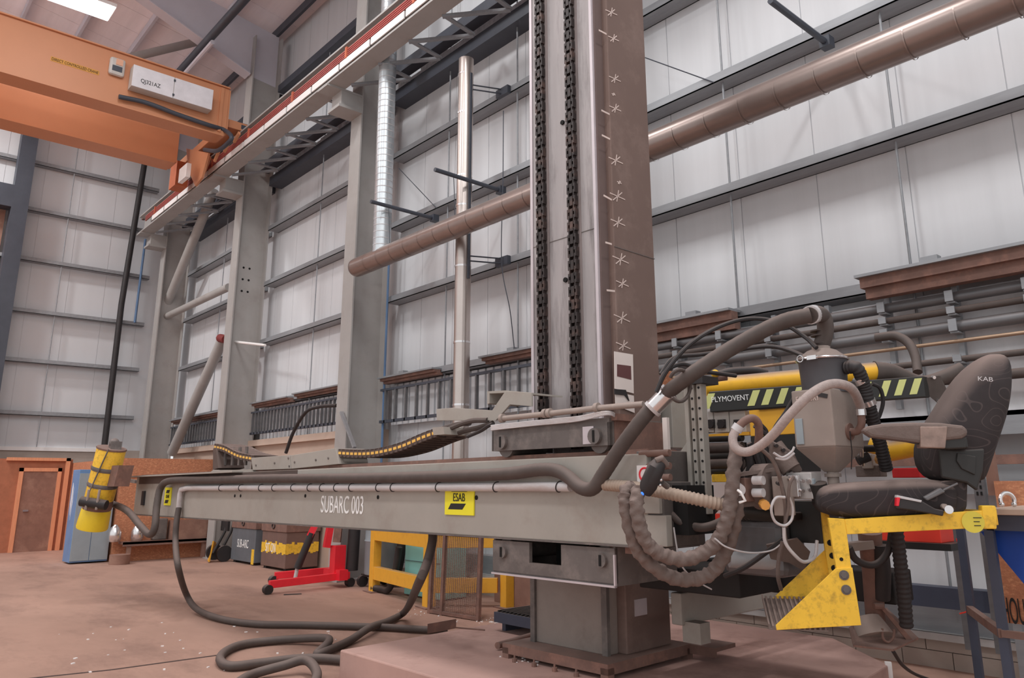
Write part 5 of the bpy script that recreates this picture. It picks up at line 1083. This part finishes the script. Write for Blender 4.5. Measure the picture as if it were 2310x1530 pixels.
# sack truck beside the grey box
T = thing('sack_truck', 'dark sack truck with yellow toe plate left of the grey box', 'sack truck', (-17.8, 6.6, 0))
for s in (0, .35): MB().tube([(-18.1+s, 6.75, .15), (-18.05+s, 6.95, .6), (-18.1+s, 7.1, 1.1)], .03, 8).build('frame_tube', M_BLACK, T, smooth=True)
for s in (-.1, .5): MB().cyl((-18.13+s, 6.8, .17), (-18.05+s, 6.8, .17), .17, n=18).build('wheel', M_BLACK, T, smooth=True)
MB().box((-18.3, 6.95, .62), (-17.9, 7.0, .86)).build('back_plate', M_BLACK, T); MB().prism([(-18.0, 6.6, .02), (-17.52, 6.45, .02), (-17.52, 6.5, .45), (-17.9, 6.7, .38)], (0, .03, 0)).build('toe_plate', M_YELO, T)
# red workshop hoist
T = thing('engine_hoist', 'red folding workshop hoist with black ram standing near the boxes', 'hoist', (-11.85, 6.2, 0))
Fn, Bk = P0(606, 1341), P0(786, 1324); F2, B2 = P0(618, 1319), P0(768, 1310)
MB().bar(Fn+EZ*.14, Bk+EZ*.18, .09, .11).build('leg', M_RED, T, bevel=.006); MB().bar(F2+EZ*.14, B2+EZ*.18, .09, .11).build('leg', M_RED, T, bevel=.006)
for p in (Fn, F2): MB().cyl(p+np.array([-.05, -.02, .07]), p+np.array([.05, -.02, .07]), .07, n=16).build('wheel', M_BLACK, T, smooth=True)
for p in (Bk, B2): MB().cyl(p+np.array([-.05, .02, .07]), p+np.array([.05, .02, .07]), .07, n=16).build('wheel', M_BLACK, T, smooth=True)
MB().box((-12.25, 6.4, .12), (-11.7, 6.55, .28)).build('cross_member', M_RED, T)
MB().obox((-12.02, 6.38, .15), (.17, 0, 0), (0, .2, 0), (0, .0, .5)).build('mast_socket', M_RED, T, bevel=.006)
MB().bar((-11.94, 6.45, .7), (-11.9, 6.5, 1.55), .1, .12).build('mast', M_RUST, T)
MB().bar((-12.0, 6.3, .62), (-11.98, 6.42, 1.5), .1, .1).build('folded_boom', M_RED, T); MB().bar((-12.2, 6.1, .8), (-12.02, 6.35, 1.5), .1, .1).build('boom_arm', M_RED, T)
MB().tube([(-12.28, 5.95, .3), (-12.18, 6.12, .85)], .06, 12).build('ram', M_BLACK, T, smooth=True)
MB().tube([(-12.29, 5.93, .15), (-12.28, 5.95, .3)], .03, 8).build('ram_foot', M_PVC, T, smooth=True)
# extractor drum, ducts, teal cabinet
T = thing('dust_extractor', 'pale blue drum extractor on wheels behind the yellow barrier', 'extractor', (-11.45, 7.05, 0))
MB().lathe((-11.45, 7.05, .2), (0, 0, 1), [(.3, 0), (.31, .02), (.31, .5), (.325, .52), (.31, .55), (.31, .85), (.325, .87), (.31, .9), (.3, 1.25), (.2, 1.32)], 28).build('drum', M_GREYL, T, smooth=True)
for s in (-.25, .25): MB().cyl((-11.7+s*.0, 7.0+s*.8, .09), (-11.64, 7.0+s*.8, .09), .09, n=16).build('wheel', M_BLACK, T, smooth=True)
MB().box((-11.72, 6.8, .16), (-11.15, 7.3, .2)).build('trolley', M_BLACK, T)
tag(MB().tube([(-11.85, 6.7, .25), (-11.82, 6.72, 1.7)], .10, 14).build('black_pipe', M_BLACK, smooth=True), 'upright black pipe behind the red hoist', 'pipe')
hose('extractor_hose', [(-11.15, 7.05, 1.3), (-10.9, 6.95, 1.15), (-10.7, 6.9, .8), (-10.75, 6.9, .4), (-10.9, 6.9, .15)], .07, M_BLACK, 'black hose curving down beside the drum extractor', 'hose')
hose('black_hose', [(-11.0, 6.6, .06), (-10.75, 6.62, .06), (-10.55, 6.6, .08), (-10.4, 6.6, .3), (-10.3, 6.6, .7)], .05, M_BLACK, 'thick black hose lying under the yellow barrier', 'hose')
T = thing('teal_cabinet', 'faded teal metal cabinet behind the yellow barrier post', 'cabinet', (-9.8, 6.75, 0))
MB().box((-10.36, 6.75, .02), (-9.42, 7.2, 1.32)).build('cabinet_body', M_TEAL, T, bevel=.008); MB().box((-10.34, 6.742, .5), (-9.44, 6.75, .506)).build('door_gap', M_DARKST, T)
MB().box((-10.38, 6.73, 1.32), (-9.40, 7.22, 1.36)).build('top', M_WHITE, T)
tag(MB().box((-11.0, 7.2, .95), (-10.2, 7.5, 1.35)).build('dark_machine_box', M_BLKP), 'dark box on the wall ledge behind the barrier', 'box')
for i, (x0, x1, z0, z1, y, m, lb) in enumerate(((-8.0, -7.5, .0, .62, 6.9, M_OSBD, 'brown timber crate by the barrier end'), (-8.1, -7.4, 1.0, 1.08, 6.9, M_BEIGE, 'pale shelf board above the brown crate'), (-7.9, -7.5, .7, 1.0, 6.95, M_BEIGE, 'pale carton on the brown crate'), (-8.9, -8.4, .0, 1.0, 7.3, M_OSBD, 'brown board leaning on the wall behind the mesh guard'))):
    tag(MB().box((x0, y, z0), (x1, y+.35, z1)).build(['crate', 'shelf_board', 'carton', 'board'][i], m, bevel=.006), lb, ['crate', 'shelf', 'carton', 'board'][i])
tag(MB().box((-7.32, 6.75, 0), (-7.22, 6.82, .95)).build('yellow_post', M_YEL), 'slim yellow post left of the column base', 'post')
a = on(1118, 1380, PZ(.42)); T = thing('access_step', 'navy access step with dark ribbed tread by the column base', 'step', (a[0]+.4, a[1]+.2, 0))
MB().box((a[0], a[1], .36), (a[0]+.8, a[1]+.42, .42)).build('tread', M_BLKP, T); MB().box((a[0], a[1]-.02, .33), (a[0]+.8, a[1], .42)).build('front_edge', M_NAVY, T)
mb = MB()
for k in range(14): mb.box((a[0]+.02+k*.056, a[1]+.01, .42), (a[0]+.04+k*.056, a[1]+.41, .435))
mb.split('tread_rib', M_BLKP, T)
for x in (.04, .7): MB().box((a[0]+x, a[1]+.05, .25 if a[0]+x > -6.47 else 0), (a[0]+x+.05, a[1]+.38, .36)).build('leg', M_NAVY, T)
MB().bar((a[0]+.3, a[1]+.3, .42), (a[0]+.62, a[1]+.4, .8), .07, .05).build('strut', M_BLKP, T); MB().box((a[0]+.36, a[1]+.25, .76), (a[0]+.9, a[1]+.5, .9)).build('upper_box', M_GREYP, T, bevel=.008)
# loose white scraps on the floor
mb = MB()
for k in range(150):
    z = 0; r = random.random()
    if r < .45: x, y = random.gauss(1125, 40), random.gauss(1400, 5)
    elif r < .65: x, y = random.gauss(1195, 28), random.gauss(1486, 8); z = .25
    elif r < .8: x, y = random.gauss(940, 40), random.gauss(1385, 8)
    else: x, y = random.uniform(60, 760), random.uniform(1400, 1520)
    p = on(x, y, PZ(z)); s = random.uniform(.012, .032); a = random.random()*3
    if z == 0 and p[0] > -6.5 and p[1] < 6.75: continue
    mb.obox(p, (s*math.cos(a), s*math.sin(a), 0), (-s*.6*math.sin(a), s*.6*math.cos(a), 0), (0, 0, s*.3))
tag(mb.build('litter_scraps', M_WHITE, loc=(0, 0, 0)), 'small white scraps scattered over the dusty floor', 'litter', kind='stuff')
tag(MB().bar(P0(640, 1343), P0(680, 1341), .05, .03).build('wood_stick', M_HOSEB), 'dark stick lying in front of the red hoist legs', 'stick')
tag(MB().box(P0(690, 1300)-np.array([.2, .1, 0]), P0(690, 1300)+np.array([.2, .1, .06])).build('orange_case', M_YELO, bevel=.02), 'small orange case on the floor behind the red hoist', 'case')
jp = [P0(-200, 1560), P0(60, 1532), P0(250, 1512), P0(490, 1479)]; mb = MB()
for p, q in zip(jp, jp[1:]): mb.bar(p, q, .035, .006)
struct(mb.build('floor_joint', mat('joint_dirt', (70, 54, 50), .95)))
# ================================================================== END OF THE HALL, LOW LEVEL
XE = -19.3
zt = on(300, 1034, PX(XE))[2]
struct(MB().box((XE-.05, 5.0, 0), (XE, 7.4, zt)).box((-24.0, 5.0, 0), (XE-.05, 5.05, zt)).build('wall_partition', M_OSB))
struct(MB().prism([(-2.9, 6.24, 0), (-2.86, 6.26, 0), (-2.86, 6.26, .27), (-2.9, 6.24, .27)], (-.02, .03, 0)).build('trim_6', M_WHITE))
struct(MB().box((-24.05, -2, 0), (-24.0, 5.0, 2.33)).build('wall_partition_end', mat('stained_board', (150, 96, 72), .85, var=.12, scale=6)))
tag(MB().box((XE, 5.05, zt-.42), (XE+.03, 7.05, zt)).build('osb_board', M_OSB), 'bright orange strand board above the far end of the boom', 'board')
y0, y1 = on(40, 1150, PX(-24))[1], on(118, 1150, PX(-24))[1]; z1 = on(85, 1064, PX(-24))[2]
D = struct(MB().box((-23.99, y0, 0), (-23.95, y1, z1)).build('door_1', M_OSBD))
mb = MB(); mb.box((-24, y0-.09, 0), (-23.92, y0, z1+.09)).box((-24, y1, 0), (-23.92, y1+.09, z1+.09)).box((-24, y0-.09, z1), (-23.92, y1+.09, z1+.09)); mb.build('door_frame', M_TIMB, D)
MB().box((-23.95, y0+.1, 1.0), (-23.9, y0+.22, 1.04)).build('door_handle', M_CHROME, D)
mb = MB(); ye = on(146, 1130, PX(-24))[1]; mb.box((-24, ye-.1, 0), (-23.9, ye, 2.36)).box((-24, y0-.4, 2.28), (-23.9, ye, 2.36)); struct(mb.build('trim_5', M_TIMB))
# shelf bench on the partition
T = thing('wall_bench', 'brown timber bench shelf against the strand board below the boom end', 'bench', (XE+.3, 6.0, 0))
MB().box((XE, 5.1, .38), (XE+.4, 7.0, .43)).build('bench_top', M_OSBD, T); MB().box((XE+.36, 5.1, .34), (XE+.4, 7.0, .44)).build('bench_edge', M_RUST, T)
for y in (5.2, 6.8): MB().box((XE+.28, y, 0), (XE+.36, y+.08, .38)).build('leg', M_OSBD, T)
for i, (x, lb) in enumerate(((262, 'shiny dome lamp head on the bench nearer the locker'), (312, 'shiny dome lamp head on the bench by the hanging hose'))):
    y = on(x, 1195, PX(XE+.25))[1]; t = tag(MB().lathe((XE+.2, y, .44), (0, 0, 1), [(.1, 0), (.13, .05), (.13, .2), (.09, .3), (.03, .36)], 18).build('dome_reflector', M_CHROME, smooth=True), lb, 'reflector')
tag(MB().box((XE+.05, 6.1, .43), (XE+.3, 6.9, .85)).build('brown_board', M_OSBD), 'brown board lying on the timber bench', 'board')
tag(MB().box((XE+.02, 5.75, .43), (XE+.2, 6.05, .9)).build('dark_tool_bag', M_CARR, bevel=.03), 'dark tool bag on the low bench beside the brown board', 'bag')
tag(MB().cyl((XE+.62, 5.0, 0), (XE+.62, 5.0, .2), .2, n=18).build('round_base', M_OSBD, smooth=True), 'brown round base on the floor beside the locker', 'base')
T = thing('steel_locker', 'dented tall locker with blue side and grey double doors by the end wall', 'locker', (-19.6, 4.3, 0))
MB().box((-20.0, 4.2, .03), (-19.42, 4.95, 1.98)).build('locker_body', M_BLUEL, T, bevel=.01)
for a in ((4.21, 4.57), (4.58, 4.94)): MB().box((-19.42, a[0], .06), (-19.40, a[1], 1.9)).build('door', M_GREYL, T, bevel=.004)
mb = MB(); mb.prism([(-19.9, 4.195, 1.25), (-19.86, 4.195, 1.7), (-19.8, 4.195, 1.6), (-19.84, 4.195, 1.0)], (0, .004, 0)); mb.prism([(-19.75, 4.195, 1.6), (-19.72, 4.195, 1.3), (-19.78, 4.195, .9)], (0, .004, 0)); mb.build('torn_label', M_WHITE, T)
# yellow flux drum hung on the far end of the boom
T = thing('flux_drum', 'tall yellow flux drum strapped to the far end of the boom', 'drum', dp(230, 1120, 11.3))
a, b = dp(252, 1012, 11.3), dp(207, 1192, 11.2); ax = b-a
def dr(t0, t1, r, name, m, n=24, taper=0): return MB().lathe(a+ax*t0, ax, [(r*.97, 0), (r, .02), (r*(1+taper), np.linalg.norm(ax)*(t1-t0)-.02), (r*.97*(1+taper), np.linalg.norm(ax)*(t1-t0))], n).build(name, m, T, smooth=True)
R_ = 30/1732*11.3
dr(0, .64, R_, 'upper_cylinder', M_YEL); dr(.64, .76, R_*1.0, 'inlet_ring', M_RUST); dr(.76, 1., R_*1.0, 'lower_bin', mat('clean_yellow', (232, 186, 44), .4), taper=.08)
for t0 in (.23, .43): dr(t0, t0+.05, R_*1.06, 'strap_band', M_CARR)
dr(-.01, .012, R_*1.05, 'top_rim', M_RUST)
MB().obox(a+ax*.22+np.array([.12, -.0, 0]), np.array([.3, .05, 0]), np.array([0, .2, 0]), ax*.26).build('mounting_bracket', M_RUST, T)
MB().tube([dp(183, 1131, 11.0), dp(240, 1140, 11.0)], .07, 12).build('inlet_pipe', M_BLACK, T, smooth=True)
for x in (193, 217): MB().tube([dp(x+8, 1105, 10.97), dp(x, 1150, 10.95)], .018, 6).build('toggle_clip', M_HOP, T)
MB().ball(dp(258, 1000, 11.3), .07).box(dp(262, 1006, 11.3)-.08, dp(262, 1006, 11.3)+.06).build('top_valve', M_CARR, T)
MB().tube([dp(245, 1014, 11.08), dp(197, 1120, 11.02)], .01, 5).build('tie_rod', M_CARR, T)
tag(MB().bar(onV(283, 1083, .2), onV(308, 1087, .2), .05, .05).build('drum_bracket', M_CARR), 'dark bracket bar tying the yellow drum to the boom', 'bracket')
# ================================================================== LIGHT AND CAMERA
zl = 12.2; pl_ = on(254, 33, PZ(zl))
lamp(pl_[0]-.02, pl_[1]-.9, zl, 'bright white lamp panel above the orange crane girder', power=50, w=.36)

n = 0
for x in (-10.5, -4.5, 1.0):  # unseen row added to light the wall and boom from above
    lamp(x, 2.6, 12.4, 'added fill lamp in an unseen row above the boom')
for x in (-20, -13, -6, 1.0):  # second unseen row, added for general light in the hall
    lamp(x, -4, 12.6, 'added fill lamp in an unseen row behind the camera')
lamp(-22.5, -1.5, 12.6, 'added unseen fill lamp brightening the far end of the hall', power=950)  # added out of view because the end wall came out too dim
w = bpy.data.worlds.new('hall_light'); scene.world = w; w.use_nodes = True
bg = w.node_tree.nodes['Background']; bg.inputs['Color'].default_value = (.96, .985, 1, 1); bg.inputs['Strength'].default_value = 1.05
cam = bpy.data.cameras.new('camera'); co = bpy.data.objects.new('camera', cam); COL.objects.link(co); scene.camera = co
cam.sensor_width = 36; cam.sensor_fit = 'HORIZONTAL'; cam.lens = FOC*36/W; cam.shift_x = (W/2-CX)/W; cam.shift_y = (CY-Hh/2)/W; cam.clip_start = .05; cam.clip_end = 200
m = Matrix((RX, UP, -FW)).transposed().to_4x4(); m.translation = Vector((0, 0, EYE)); co.matrix_world = m
scene.view_settings.view_transform = 'Standard'; scene.view_settings.look = 'None'; scene.view_settings.gamma = 1; scene.view_settings.use_curve_mapping = False
scene.view_settings.exposure = -.22
